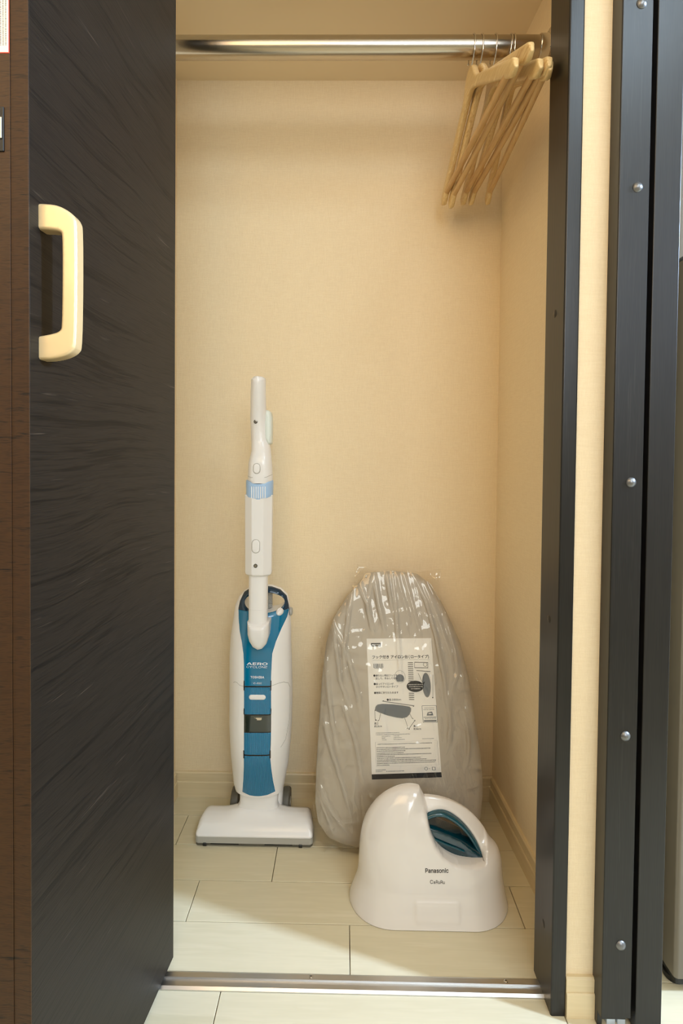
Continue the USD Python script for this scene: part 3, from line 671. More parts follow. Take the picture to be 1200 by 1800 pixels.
# outlines of the printed characters (hex coordinate pairs)
GLYPHS = {
"Tフ":"1f541f5f5c5f625b5c4453334626301b2e1b27222725382b392d4030493950455454",
"Tッ":"2c1d2d2133223d274b34513f5551604f604a5c3d56314a234823421d36173217|364e375240544742473d443d423b3d3b3a47|2249224d274f2c4f343c34382b3529372642",
"Tク":"1b401b432247274d294d30553a69456645624361415b5d5c63575e4852334b2d4b2b492b41232d192b19271e241f24232f263d2e4c3e524954513a512b402940243b203c",
"T付":"154415461a4a1a4c1e4f24582c6b316b36693665305a30585458546a5e6b5f6a5f586a57694d5f4d5f1e5d1956164416411c42215420544d324d304f30562e562d532d172c1623162218224120411b3c|364236453c483f48473c48384a374b334d324d2f462b432b40333e34",
"Tき":"2043214c434c434f41532354225e3e5d3c6740684768485f495e525f55615b615c5f5b574e554c534e4d594e5c506050614e624760455343573a5b375b34572e45304032413a4b3a48412241|2423233325352538263a2c3a31382d2f2d2a2f2737245625561b4c19321a2a1d",
"Tア":"1d561d611e6223616361685c685a65585f4d513f4c3e4644444443363f2b341f2c1a291a261c222022232d28342f393d39513a52455146464c4955525656",
"Tイ":"1a413249415149584b58515f535f59675b676260625e5955575554514a4b4a204b1c4a1b3f1b3e1c3f4322371e371c391a3d",
"Tロ":"1f5e615e625d621e611d571d55222b222a1d1f1d/2a2e562d56532a53",
"Tン":"1f231f272828352c4736564460546452654e674d66475f3f5f3d4d2c3921281c241c|2159215c27622962315b335b365738573e504050404c3a4638462c52",
"T台":"1e431b4d1f4e2958295a2e5e33673669366b3b6c41694166395d395b32552f4f50515053475b485f4f626051604f6748674462405e4059472d452c44|5e3f5e175d1655165317521b2d1b2b162217223f/2d352c272d2553255335",
"T(":"1a431b431c50205c2668286a2b6a306730642e6329582546262a2a1c30122f0f2b0d280d260f1d231a33",
"Tー":"1b476547653c643b1c3b1b3c",
"Tタ":"1a411b44264b3056386339693b6a456645634260425d5c5e63595e4a583e543a573559355d315c2d57285428502d4b2e42252c19271b222023232e263129372b43363c3c344032423245374a3a4a4b3f524b54533a53354b2a402840233b1f3c",
"Tプ":"1d541d5d1f5f225e555e57675d6b646b68696b666d606c5a68555e525e4d5b44523242232f1a2c1a25232725372a403047374d4053531e53/5d5e5f5b645c64625f635d61",
"T)":"166417681e6a226428562c3f2b2d292425191e0d160f16131c1d202b21441d57",
"B●":"17441845184b1d5727623569466a5366615a684b69406632622a5d265d245b24551e4c1a39192b1e2524232423261e2a1934",
"B使":"154515481c4e1c5023582c6b336931614861486a506a506169616a6069595059505266526751673866374f374e2e4b2857226a1f6a1c661762174f1c45213f1c331730172f1a2c1c2a1722172247204720451a3f/50405e3f5e4a504a/2b1e34203c243d26372c372e32333252485248592f592e5b2b57/3a40483f484a3a4a/3a37402e432d452e4736",
"Bわ":"182b182e263f2b472c4c2b4f1b4d1a562b572d5b2c662d673766355a385638543653344d374d384f4053475555555e5165486741673a65325e285221451e422342274b28542c573059305d375e3e5b47574b524d494d3f4a3341331e341c331b2a1b2a3527341e25",
"Bな":"4d544f59535b6650674d63476147594e|2f26302d35333d364936494c514c52335d2e642862225f205926522951204d1c481a381b3120/39253d22452249254a2d482e3a2d382b|1b2f263f2d4e2c501c501c593058325d336734683c673d653a5a475c475436503141242b",
"Bい":"4e574f5a565c5a5763416632652d5d2b5b3a57485351|1e5b1f5f295d285b28412a342e2b312835283a2e3e3a4534453141283c21371e2f1e2b202724232c1f401f5a",
"B時":"1a653565364f4b4f4b58385838604b604b6b536b5360666066585357534f6a4f6a475f475f3f693f69375f375f1e5d1957174b17491c491f561f553741374d274c24472144233f2d3a313a333f353f3735373529222921211a21/3540563f56473547/2d42224322312d31/2d5c225d224b2d4b",
"Bは":"3425342d393440374e384d4c364c365437554d544d645665576456556556654e564c57345d32652b672b6826652262225a2a572a57255521521e4d1c3c1d/3c2a3f2542244a244e274f2e4c3042303d2d|1d411e421e4b1f4b22652b64264626352835293a2b3b2f382f352822291c271b201c1d2e",
"Bフ":"2055205e5c5e615b5b4451324426301c2e1c282228253a2b463446364d3d52475555",
"Bッ":"2d1e2e2036223d264930523f56505f4e5c405633522d462136183318|374f38513d5340524642463e3e3c3a4a|2349234c274e2c4d333b32382c362a37293d",
"Bク":"1c411c4326492f52375e3a684465405d405a5c5b62575d48573c5237503242252d1a2b1a252025222d24392a3f3041304d3e534955523952334b3349243c223c",
"Bを":"1b392a4a2e531e541d5c1e5d325c346134673d673c5c515e525f565e55563854344b3b4b3b4c414b45494945574a5d4e604e634762455943493c492a402b40363b34352d36253a2352235c255d1d5b1b3b1a361b2e202c242d30323734373a3d403f40413c4436443042263923342134",
"B出":"1c3e253e25253b253b42204220622963294a3b4a3b6a446b444b464a564a576260636042444244265b255b3e643e64185b175a1c1d1c1c1d",
"Bし":"284f2950286532663361326032493148312c35253b2344234c2553295d355f356331642d59224e1c461a371a311c2b212828",
"Bて":"1b521b5b1f5c62616360625851574953414a3d3e3e34422d4c275b25591c511c491e3e24372c34363543394d40544056",
"B、":"182d182f1d341f343222331f2e1a2b1a",
"B吊":"1e403b413b4a234a23675d675d4a454a444944424640634063235d1f501f4d254e275b275b38443844173c173b183b382738261e1e1e/2c535452545f2c5f",
"Bる":"1d341d371f3732493449384e3a4e4658465a445a4359295828613f6140624f6250635462575c4f57464e444e414a4c4953475d3f6038602c5e2758204d1b3b1a311e2d242e2e3634413446324c2c4e265126562b5737523e4c4138402f3b232f/352937243c224522452344293e2d372c",
"B収":"1a2c1a2f1d331d612561253527342f382f693769381e3f224c31473a42483e5c3a5c3a6463646563645860475d3e59385935563160256a1f6a1d661a661863185d1c5129502740183c173b1a381c37172f172f2f252a222a1e261c271c2a/465c47554d41503b523b58495c5c",
"B納":"1848164f1b531c571e58266b2d692e672c652c622351275129522f5e355b355733562c49334938393a393a574c574c6a546b54576657661d651b6018531852205e205e2b582a5631513b503b482b472a422b42173b173a2236203220312231262d302d33323431381834173c193c1d402248/544f534656435c355e355e4f/4234443449404b494b4f424f/343338233a233a363736/2946253e2b3e2e3f2c47|232f24312a322c282c1d291c251d2527|161b19261a311b32213120251d19",
"B座":"161b161f18211c311d61406140643d69416b466b4b616861696068592558263d2a402f4932563a553848414042574a574b3f5044534a56565d555d4f5b4c5b485d48693b633658414f374a394a346334632c4a2c4a2169216819241924214221422c2a2c292d2a344234423b3d3835412c3629362739253923281d171b17",
"Bっ":"243b21442f47384b3d4b414d504d59495c46603c60345d2c55244a1f361c33254627512c542f5737554052434d4545452f3f283b",
"Bア":"1e571e6123606360675c5c4b4f3f4c3f4943474347454b4757535857|23202423272328252c26332c38353a3e3a5043514450433b41323d2a34202d1d2c1b291b261f",
"Bイ":"1b4030473e4e4a564d5a4f5a59655c656160615e5c595a5955535353494b49204a1d491c3f1c404522381e381b3d",
"Bロ":"205d605d615c611e571e56232a23291e201e/2a54292c572c5754",
"Bン":"20232026352b46344f3d513d524059465f5260536352664c66495d3e5d3c4e2e39222d1e241d|225a225c276129613259345938543a543f4f3f4c3b483847314f2f4f2b542954",
"Bが":"5d675d6a636b69636b5e645b6261|50565058585b53665968615c60595b585b5665456542693b683960365c435551|1949195229522e53305c30663a65385448534d4f4f4a4e2f4b24481f441c381b321c3020302638243f244328452f4648444b3a4c354b2f34241c211b1a1e1b221f26232e2c49244a1d48",
"Bか":"5259575c5a5c6842683f6a3d693a61375b4955545256|1b481a522f53315c31663b66395447544b52504b4f2f4a21471e421c371c321e3126332737253f254226452b473548444749434c384c364b30342720241c1c1e1b21222a222d28382d49254a",
"Bけ":"364a36534f524e654f66586558536655664c594b584a5839552a512345193f1c3d2044234a294d2f4f384f4a|1d3a216422652b642646263528352a3d303b30382a272a1e231d21201e2e1e3a",
"Bや":"184519472249294d2557215b215e2a6031513a554357435937633c684166466048604b5d4b5a565a5e576352654d643f5e3856354b354337424046404a3e553e583f5c455c4c595054524d52364a36463c3a4520451c411a3c1a3b1c39272e442a441c3d",
"Bす":"1b571c5a435b42664b674c5b675b67534c534c454e424f384c2c4927411f371a321a2d1f2d213b26412c362e30332e372e42344a3b4d434d43531c52/363f373839364135453a454141453b453843",
"Bー":"1c466446643c1c3c",
"Bタ":"1b411e4524482e522e543257355e375f3b694466405c5c5d62595d4a573e533a54365c31592b55294e304b303f242e1b2a1a232134283c2f3e2f443642393d3b38403441334438493a49493e4c3e544d55543a54314a3148233c213c",
"Bプ":"1e551f5e215d565d57655d6a646a68686c606b5a695764545e54583f4f30472845283d212f1b2d1b2623392a3f2e49384f4254541f54/5c605d5b635a655c656263645d63",
"B簡":"1757175a1e60236b2b6a2a64406440624262466b4a6b4e6a4d646864685d585c5b575a546554651d641a5e1752174f1f381f361b2f1c2f395139511f5c1f5c3c433c4354525452574d5d495d465c465a40543d543d3c263c243b24171d171c181c53/4b4c5b4b5c4d4c4e/5c444c454b435b42/372649254a2748293829/3833372f4a2f4933/315d335832543c543b5738583b5d/2545244235423545/254e244b354b354e/235b1f542b552a59265d",
"B単":"1827182f3b303b3521352036205b275c236320652168276a2e62315b3c5b3c5e36683c6b3f6a40664265465b4f5b586b60685e62595c615a6136603544354430682f692e6827442744173b183b27/443e583d58454445/444d584c58534453/284d3b4c3b532853/2a452843283d3b3d3b45",
"Bに":"3734393940383f2d412a46285728642a6421591f412039253729|3b5c595b5a5c615c61535b535a523b53|1e44225b226323642c63284f263628352a3b2d3b303930362b2b291c221b201f1f2c1e2d",
"B折":"311c311e331f37273a333b635266626a66656562435b434f444d694d69455b455b1952185145434543343d1f39183618|163a193d24402451185118592459246b2c6b2c59385938512e512c502c422f423845393d2c392c1c291926181c181b191a202420243621361d341834",
"Bり":"264f2a673366305a3056395e42624a624f60555a58545b465a38552b4c22421d341a301f30223e25472a4d30513b50504d564959435a3c57365131482f3f2f332c3227322634",
"Bた":"3c2f3e3645364635452947274d255b256427651e581d581c451e3e233c28|424b5f4c634b64476343554354444243|1d4f1c58305832673c663a5e3a594a5c4a5337503135271b1e1d1d1f26312e4f",
"Bめ":"1b2b1c3d2248284d235e2b612d5d2e552f5332533a574558466547664f6550624d575953604c6443653d6431612a5d275d25531e451a421c3f21402345235127582d5b335c3d5a45544c4d4f4a4e443b3f344030442d40283c273c29382b36272e2224211e25/324b383c3a3c3f454250384e/232f262a2b2a312e34322c442842243b2336",
"Bま":"2324232c28332f363f383e402d402342244a314932483e493e532554245d3e5b3e674767475b5f5d5e55475247495f4b5f434740473648344e33562f612761245d1f59205227492b482b4824451e3d1a311a2a1c2520/2d2533223d233f263f2e3c2f2f2e2c2b",
"B長":"18402740276728685f686060305f315a5d5a5d533052314d5d4d5d46314630416840683863386433572c54285c236a206a1d661862184f20472746202517221d22202420262326381838/453849304c2e59355a37/32233c2545283b382f382f23",
"Bさ":"224f21584357435a3f633f664267496649614c58605c615860535151505055435c3b5c3859344236423e4f3d484a474f344e334f|232b2435273c2d3d303c30392d352c2e30263a234b2358255820571c521b491b481a341b29202525",
"B約":"19481750195020582a6b316932662856255425512d52335d3a593955324d3149384a3c50425d466b4e694a5a675a652b631f601a5c184b184b1b491d492058205a215d355e5246523f45394839443b423c3b3e383e36393439313e263e21391f3720322f3232363435381934173c1b3d22442448/2e46273e3240324430482e48|424243464848543b5833532f512f4d37|2a1b27312e323124301c|171f19211c311d322331242c1f1a1c19171b",
"B6":"18481d5826612c6335633e5f415b3c55355a2c5a2655224a22452b4934493b463e43423a422f3d24331e2a1e23211c291931/22352330262a2a2730263327382e383a353f31412b41223b",
"B0":"17451b581f5e23612863316336613c5b414d4142424141343c263620311e281e23201d261833/22392232242c27282f27332937333847355532592e5b285a24552148213a",
"Bc":"18301943204d275134523e4d3d483a45344929482443223c232f29282c273427392b3c2b3f273f243d22341e2a1e24201c27",
"Bm":"1b512351254c2c5137523d4f404b47504c5254525a4f5d4b5f445f1f551f554253474f4948484243421f381f3842374632492b482542251f1b1f",
"B奥":"161d171f1d1f29223126362c182d18353a353c3b3b422f382d382d3a2a3c29372137216339633c6b456a436643635f635f375737575b4f5b4f59525852554d4e554e55484c46553f553d523a4f3a4940444243366835672d4a2c4c29562360206a1f66175c184d1e412a372027191a17/45504a564b5b445b4450/335b3854394e3c4e3c5b/293f2e40344534472b472b4e324e31522d562d583159315b295b",
"B行":"3545364d694d69455c455c1e59194617431d432053205345|39656665675e665d3a5d|153b254a2e58365536532c462c172417243c223c1b35|165618591f5d2b6b336833662e622e601c501951",
"B3":"1627172b1a2e1c2e1f2a25273027352b37303637333b293e233e23462e47334b34562f5a275a1d541859185b1e602663306338603c5c3f543e4b37433e3c4135412e3f283a22301e211f1b22",
"B高":"185a19623b623a6a426b45626762675a|1b3f1c406440653f651e641b5f185418521c521f5c1f5c38253824181c171b18|26575b575b432643/2e4b514a524f2f50|2c35533553213521331c2d1c2c1d/352e34284b284b2e",
"B1":"1b28292929561e561e5d29602b62336233283f28401f1b1f",
"B8":"172c1734193a21421d471a4e1a551d5c21602863316337613c5d3f573f4b38413f3b4137422d3f26361f281e1e221a26/2033222a26273126372a3834313b2b3e273e2137/2352244d264a30453346375036562f5b275a2456"
}

# ---------------------------------------------------------------- low ironing board, still wrapped, leaning on the back wall
SL, BY0 = .245, 1.085
CN = math.sqrt(1 + SL * SL)
brd = thing('ironing_board', label='low silver-grey ironing board in clear plastic wrap leaning against the back wall', category='ironing board')


def lean(m):
    """Board coordinates (u, depth, v up the slope) to the room."""
    v = m.vertices.copy(); nz, ny = SL / CN, -1 / CN
    m.vertices = np.stack([v[:, 0], BY0 + v[:, 2] * SL / CN - v[:, 1] * ny * 1.0, v[:, 2] / CN - v[:, 1] * nz], 1)
    return m


bp = Polygon([[.0583, .571], [.0352, .5467], [.0085, .5164], [-.0215, .4678], [-.0358, .4166], [-.0439, .3453], [-.0493, .2417], [-.0531, .1584], [-.0535, .0936], [-.0475, .0587], [-.0258, .0300], [.0024, .0190], [.0339, .0120], [.1184, .0090], [.2111, .0120], [.2699, .0286], [.2916, .0728], [.2977, .1154], [.2986, .1477], [.296, .1968], [.2881, .2638], [.2771, .3499], [.2612, .4207], [.2439, .464], [.2225, .5079], [.1968, .5488], [.1665, .5711], [.1125, .5755]]).buffer(.02).buffer(-.045).buffer(.025, quad_segs=10)
P, T = triangulate(bp, .008, (.0003, .0012, .0030, .006, .010, .015))
g = dome(dist(P, bp.exterior), .013)
obj('padded_cover', lean(solid(P, T, .0125 * (1 - g), .0125 + .0125 * g)), 'board_cloth', brd, smooth=50)
for sx in (0, 1):
    x = .035 if sx == 0 else .212
    obj('leg', lean(tube([(x, .0285, .05), (x, .0290, .30), (x + (.012 if sx == 0 else -.012), .0300, .33), (x + (.060 if sx == 0 else -.060), .0300, .335)], .0052, 12)), 'aluminium', brd)
obj('leg_bar', lean(tube([(.05, .0385, .470), (.06, .0385, .480), (.19, .0385, .480), (.20, .0385, .470), (.20, .0310, .40)], .0052, 12)), 'aluminium', brd)

# paper insert and its print
C4 = np.array([[.0533, .4269], [.1958, .4299], [.2108, .1506], [.0647, .1439]])     # top left, top right, bottom right, bottom left in board coordinates


def page(q):
    """Page coordinates (s across, t down, 0..1) to board coordinates."""
    q = np.asarray(q, float); s_, t_ = q[..., :1], q[..., 1:2]
    return (C4[0] * (1 - s_) + C4[1] * s_) * (1 - t_) + (C4[3] * (1 - s_) + C4[2] * s_) * t_


def on_page(poly, lift):
    gs = [shapely.transform(g_, lambda a: page(a)) for g_ in getattr(poly, 'geoms', [poly]) if g_.area > 1e-9]
    ms = []
    for g_ in gs:
        m = trimesh.creation.extrude_polygon(g_ if g_.is_valid else g_.buffer(0), .00012, engine='earcut'); v = m.vertices
        m.vertices = np.stack([v[:, 0], -lift - v[:, 2], v[:, 1]], 1); m.fix_normals(); ms.append(m)
    return lean(trimesh.util.concatenate(ms))


paper = obj('paper_insert', on_page(sbox(0, 0, 1, 1), .0006), 'paper_white', brd, smooth=False, label='white printed paper insert with drawings')
AS = .1435 / .2835                                      # page width over height


def R(x0, y0, x1, y1): return sbox(x0, y0, x1, y1)
def seg(p, w): return LineString(p).buffer(w / 2)       # a drawn line, its width in page widths (slightly flattened across)
def ell(cx, cy, rx, ry): return shapely.affinity.scale(Point(cx, cy).buffer(1, quad_segs=12), rx, ry)
def ring(poly, w): return poly.difference(shapely.affinity.scale(poly, 1 - w, 1 - w * AS * 1.4))


GL = {}
for k_, t_ in GLYPHS.items():
    ps_ = []
    for pstr in t_.split('|'):
        rr = []
        for rs in pstr.split('/'):
            if rs:
                a = [int(rs[i:i + 2], 16) for i in range(0, len(rs), 2)]; rr.append([(a[i], a[i + 1]) for i in range(0, len(a), 2)])
        if rr:
            ps_.append(Polygon(rr[0], [r_2 for r_2 in rr[1:] if len(r_2) > 2]).buffer(0))
    GL[k_] = unary_union(ps_)


def jp(text, s0, t0, size, style='B'):
    """Glyphs of one line: left edge s0, baseline t0, character width size (page widths)."""
    out = []; x = s0
    for c in text:
        adv = size * (.5 if c in '()0123456789cm ' else 1.0)
        if c != ' ':
            k = size / 88
            out.append(shapely.affinity.affine_transform(GL[style + c], [k, 0, 0, -k * AS, x - 20 * k, t0 + (32) * k * AS]))
        x += adv
    return unary_union(out)


def latin(text, s0, t0, w, h):
    m = meshkit.text_mesh(text, .01, .001, bold=True); b = m.bounds
    f = m.faces[(m.face_normals[:, 2] > .9)]
    tri = [Polygon(m.vertices[t__][:, :2]) for t__ in f]
    u = unary_union([q.buffer(1e-6) for q in tri])
    kx, ky = w / (b[1][0] - b[0][0]), h / (b[1][1] - b[0][1])
    return shapely.affinity.affine_transform(u, [kx, 0, 0, -ky, s0 - b[0][0] * kx, t0 + h + b[0][1] * ky])


lg = obj('logo', on_page(R(.064, .034, .217, .058), .0008), 'ink_black', paper, smooth=False)
obj('lettering', on_page(latin('NITORI', .080, .0405, .121, .0115), .00095), 'paper_white', paper, smooth=False)
obj('title_print', on_page(jp('フック付き', .070, .1480, .0535, 'T').union(jp('アイロン台', .355, .1480, .0535, 'T')).union(jp('(ロータイプ)', .632, .1480, .0535, 'T')), .0008), 'ink_black', paper, smooth=False, kind='stuff')
obj('rule_line', on_page(R(.08, .1600, .95, .1612), .0008), 'ink_light', paper, smooth=False)
r_ = np.random.default_rng(5); bars = []; x = .09
while x < .235:
    w = r_.choice([.004, .007, .011]); bars.append(R(x, .187, x + w, .217)); x += w + r_.choice([.004, .006])
bars.append(R(.10, .2195, .225, .2225))
obj('barcode', on_page(unary_union(bars), .0008), 'ink_grey', paper, smooth=False, kind='stuff')
bl = [jp('●使わない時はフックを', .080, .2800, .0335), jp('出して、吊るして収納', .112, .3010, .0335), jp('●座ってアイロンが', .080, .3410, .0335), jp('かけやすいロータイプ', .112, .3620, .0335), jp('●簡単に折りたためます', .080, .4050, .0335),
      jp('●長さ約60cm', .265, .4560, .0335), jp('高さ', .065, .6220, .033), jp('約18cm', .065, .6420, .033), jp('奥行', .640, .6470, .033), jp('約36cm', .640, .6670, .033)]
for (a, b) in ((.215, .458), (.088, .522), (.092, .592), (.66, .498), (.665, .602), (.575, .660), (.955, .440)):
    bl.append(ell(a, b, .009, .009 * AS))
for g_ in bl:
    obj('print_line', on_page(g_, .0008), 'ink_black', paper, smooth=False, kind='stuff')
# drawings: board hanging on a hook, speech balloon, the board on its legs
X = lambda x, y: ((x - 347 - 31 * (y - 475) / 820) / (378 + 31 * (y - 475) / 820), (y - 475) / 820)
big = Polygon([X(*q) for q in [(397, 893), (402, 880), (412, 872), (440, 868), (500, 872), (560, 880), (600, 888), (608, 897), (607, 912), (598, 932), (583, 946), (555, 952), (520, 947), (470, 934), (425, 917), (403, 907)]]).buffer(.012).buffer(-.012)
hang = ell(*X(698, 760), .062, .088); arch = ell(*X(543, 718), .062, .030)
for g_ in (big, hang, arch.difference(R(0, X(0, 738)[1], 1, 1))):
    obj('board_drawing', on_page(g_, .0008), 'ink_grey', paper, smooth=False)
lines = [ring(ell(*X(543, 708), .082, .046), .05), ring(big.buffer(.002), .045), ring(hang.buffer(.002), .08)]
for p_ in ([(430, 921), (420, 962), (412, 966)], [(570, 950), (590, 1010), (584, 1014)], [(600, 925), (612, 952), (620, 958)], [(440, 851), (625, 882)], [(396, 905), (398, 958)], [(631, 966), (596, 1014)],
           [(628, 622), (628, 655), (706, 657), (706, 625), (628, 622)], [(640, 672), (720, 680)], [(650, 690), (672, 740)], [(735, 700), (735, 830)]):
    lines.append(seg([X(*q) for q in p_], .006))
lines.append(ring(ell(*X(690, 637), .030, .016), .25))
for k in range(19):
    y = 624 + k * 12.2
    if not 735 < y < 800:
        lines.append(seg([X(590 + k * .4, y), X(618 + k * .4, y + 1)], .007))
obj('line_drawing', on_page(unary_union(lines), .0010), 'ink_light', paper, smooth=False, kind='stuff')
bal = ell(*X(632, 767), .128, .041).union(Polygon([X(665, 755), X(690, 738), X(676, 768)]))
rows = [R(X(595, 0)[0] + .03, t_, X(668, 0)[0] + .0, t_ + .006) for t_ in (.340, .356, .372)]
obj('balloon', on_page(bal, .0010), 'ink_black', paper, smooth=False)


def small_print(rows_, seed, hh=.0068):
    """Rows of type too small to read in the photograph: short strokes of uneven width."""
    q = np.random.default_rng(seed); out = []
    for (a, b, t) in rows_:
        x = a
        while x < b:
            w = q.uniform(.006, .013); h1 = hh * q.uniform(.55, 1)
            out += [R(x, t + hh - h1, x + w, t + hh - h1 + hh * .32), R(x + w * q.uniform(.1, .6), t, x + w * q.uniform(.65, 1), t + hh)]
            x += w + q.uniform(.003, .006)
    return unary_union(out)


obj('balloon_print', on_page(small_print([(.60, .82, .340), (.61, .81, .355), (.64, .78, .370)], 1), .0012), 'paper_white', paper, smooth=False, kind='stuff')
pic = ring(shapely.box(.79, .502, 1.0 - .005, .612).buffer(.006), .06)
iron_ic = Polygon([(.845, .568), (.865, .545), (.93, .540), (.945, .568)]).difference(R(.875, .550, .92, .558))
obj('pictogram', on_page(unary_union([pic, iron_ic, R(.80, .578, .985, .582), R(.80, .600, .985, .612)]), .0008), 'ink_grey', paper, smooth=False)
obj('small_print', on_page(small_print([(.815, .965, .511), (.805, .965, .523), (.82, .97, .587), (.085, .42, .680), (.085, .58, .692), (.17, .29, .704), (.34, .42, .704), (.17, .22, .716), (.34, .46, .716), (.17, .22, .729), (.34, .49, .729), (.76, .93, .728)], 2, .0060), .0008), 'ink_grey', paper, smooth=False, kind='stuff')
obj('warning_print', on_page(small_print([(.10, .88, .758)] + [(.085, e_, t_) for e_, t_ in ((.50, .782), (.86, .794), (.50, .806), (.47, .820), (.88, .831), (.34, .843), (.72, .855), (.80, .867), (.93, .878), (.92, .890), (.26, .902))], 4, .0070), .0008), 'ink_black', paper, smooth=False, kind='stuff')
obj('warning_frame', on_page(ring(shapely.box(.07, .746, .975, .914), .006), .0008), 'ink_light', paper, smooth=False)
obj('maker_print', on_page(unary_union([small_print([(.06, .19, .934), (.06, .155, .945), (.21, .46, .945)], 6, .0065), ring(ell(.785, .938, .024, .0120), .3), ring(R(.87, .928, .92, .950), .3), R(.825, .937, .84, .940)]), .0008), 'ink_grey', paper, smooth=False, kind='stuff')
obj('black_band', on_page(R(0, .9655, 1, 1), .0008), 'ink_black', paper, smooth=False)

# the plastic bag: a creased clear sheet around the board
tips = unary_union([Polygon([(.02, .535), (.0330, .5900), (.075, .575)]), Polygon([(.165, .572), (.2235, .5815), (.215, .52)]), Polygon([(.262, .43), (.2950, .365), (.3010, .30), (.275, .30)]), Polygon([(.285, .27), (.3030, .235), (.300, .16), (.290, .15)]),
                    Polygon([(-.052, .13), (-.0635, .1095), (-.052, .07)]), Polygon([(-.05, .075), (-.0330, .004), (-.012, .022), (.002, .006), (.02, .03)]), Polygon([(-.03, .46), (-.05, .435), (-.046, .34), (-.035, .34)])])
fp = bp.buffer(.0045).union(tips).buffer(.004).buffer(-.004)
fp = Polygon(fp.exterior)
P, T = triangulate(fp, .0030, (.0005, .0015))
out = np.where(shapely.contains_xy(bp, P[:, 0], P[:, 1]), 0, dist(P, bp)); dn = dist(P, bp.exterior)
inn = np.where(out > 0, 0, dn)
hgt = .0022 + .0020 * step(inn / .02)
cre = [[(.110, .574), (.118, .50), (.124, .40), (.130, .30)], [(.135, .575), (.150, .52), (.168, .45), (.178, .38)], [(.155, .574), (.185, .51), (.205, .44), (.222, .34), (.226, .26)], [(.070, .572), (.060, .53), (.052, .47)], [(.070, .572), (.080, .50), (.095, .44)],
       [(.020, .53), (.012, .47), (.004, .40), (.010, .33)], [(-.022, .455), (.010, .40), (.030, .33), (.048, .26)], [(-.020, .46), (-.012, .40), (-.004, .34), (.020, .28)], [(-.036, .40), (-.030, .33), (-.020, .26), (-.005, .20)], [(-.04, .27), (-.02, .20), (.005, .13), (.02, .08)],
       [(.182, .548), (.212, .47), (.235, .40), (.244, .33)], [(.225, .48), (.245, .41), (.250, .36), (.228, .305)], [(.228, .305), (.232, .25), (.222, .20)], [(.262, .28), (.270, .22), (.262, .17)], [(-.048, .14), (-.02, .085), (.01, .05), (.03, .03)], [(-.045, .115), (-.03, .08), (-.012, .04)],
       [(.098, .575), (.104, .53), (.112, .48)], [(.120, .575), (.128, .54), (.142, .49), (.15, .45)], [(.0, .30), (.03, .22), (.045, .15)], [(.06, .12), (.10, .09), (.16, .085)], [(.235, .15), (.25, .11), (.24, .06)], [(.19, .56), (.222, .50), (.244, .44)], [(.04, .54), (.055, .50), (.07, .43)]]
r_ = np.random.default_rng(11)
for c in cre:
    ls = LineString(c); dd_ = dist(P, ls); wv = .0022 + .0016 * r_.random(); am = .0034 + .0030 * r_.random()
    tpos = shapely.line_locate_point(ls, shapely.points(P), normalized=True)
    hgt += am * np.exp(-(dd_ / wv) ** 2) * np.clip(np.sin(np.pi * np.clip(tpos * .92 + .06, 0, 1)), 0, 1)
fold = meshkit.fbm(np.stack([P[:, 0] * 60 + P[:, 1] * 10, P[:, 1] * 11, np.zeros(len(P))], 1), 3, 2)
hgt += .0035 * np.abs(fold - .5) * step(inn / .012 + .3)
cr = np.abs(meshkit.noise(np.stack([P[:, 0] * 34 - P[:, 1] * 16, P[:, 1] * 26, np.full(len(P), 3.3)], 1), 4) - .5)
hgt += .0010 * np.clip(.12 - cr, 0, 1) / .12
crumple = meshkit.fbm(np.stack([P[:, 0] * 55, P[:, 1] * 55, np.full(len(P), 7.0)], 1), 2, 9) - .5
q_ = np.stack([P[:, 0], P[:, 1], np.zeros(len(P))], 1)
hgt += .0040 * np.abs(meshkit.noise(q_ * [42, 30, 1] + [3.1, .7, .5], 21) - .5) + .0012 * np.abs(meshkit.noise(q_ * [95, 60, 1] + [1.3, .2, .5], 22) - .5)
dep = -hgt + np.minimum(out * .7, .010) + .010 * crumple * np.clip(out / .006, 0, 1)
dep -= .0008
obj('plastic_wrap', lean(sheet(P, T, dep)), 'film', brd, smooth=60, label='clear wrinkled plastic bag around the board')

# ---------------------------------------------------------------- cordless iron in its white carrying case
IX, IY = .163, .985
irn = thing('iron', label='cordless iron in a glossy white carrying case with a leaf-shaped opening', category='iron')
so_ = np.array([[-.146, 0], [-.1447, .007], [-.1422, .0153], [-.137, .0293], [-.1309, .0488], [-.1286, .082], [-.1258, .1178], [-.1183, .1486], [-.1018, .1766], [-.0805, .1962], [-.0539, .2088], [-.032, .2119], [-.0183, .2094], [-.0119, .1974], [-.0090, .1915], [.0008, .1913], [.028, .1869], [.0551, .1763], [.0823, .1577], [.1042, .1304], [.1127, .1167], [.1250, .1031], [.1325, .0819], [.1346, .0595], [.1385, .0318], [.1430, .0104], [.1452, 0]])
from scipy.interpolate import PchipInterpolator, CubicSpline


def spline(pts, n=8, closed=False):
    p = np.asarray(pts, float); p = np.vstack([p, p[:1]]) if closed else p
    u = np.r_[0, np.cumsum(np.sqrt(np.linalg.norm(np.diff(p, axis=0), axis=1)))]
    return CubicSpline(u, p, bc_type='periodic' if closed else 'natural')(np.linspace(0, u[-1], n * len(p)))[:-1 if closed else None]


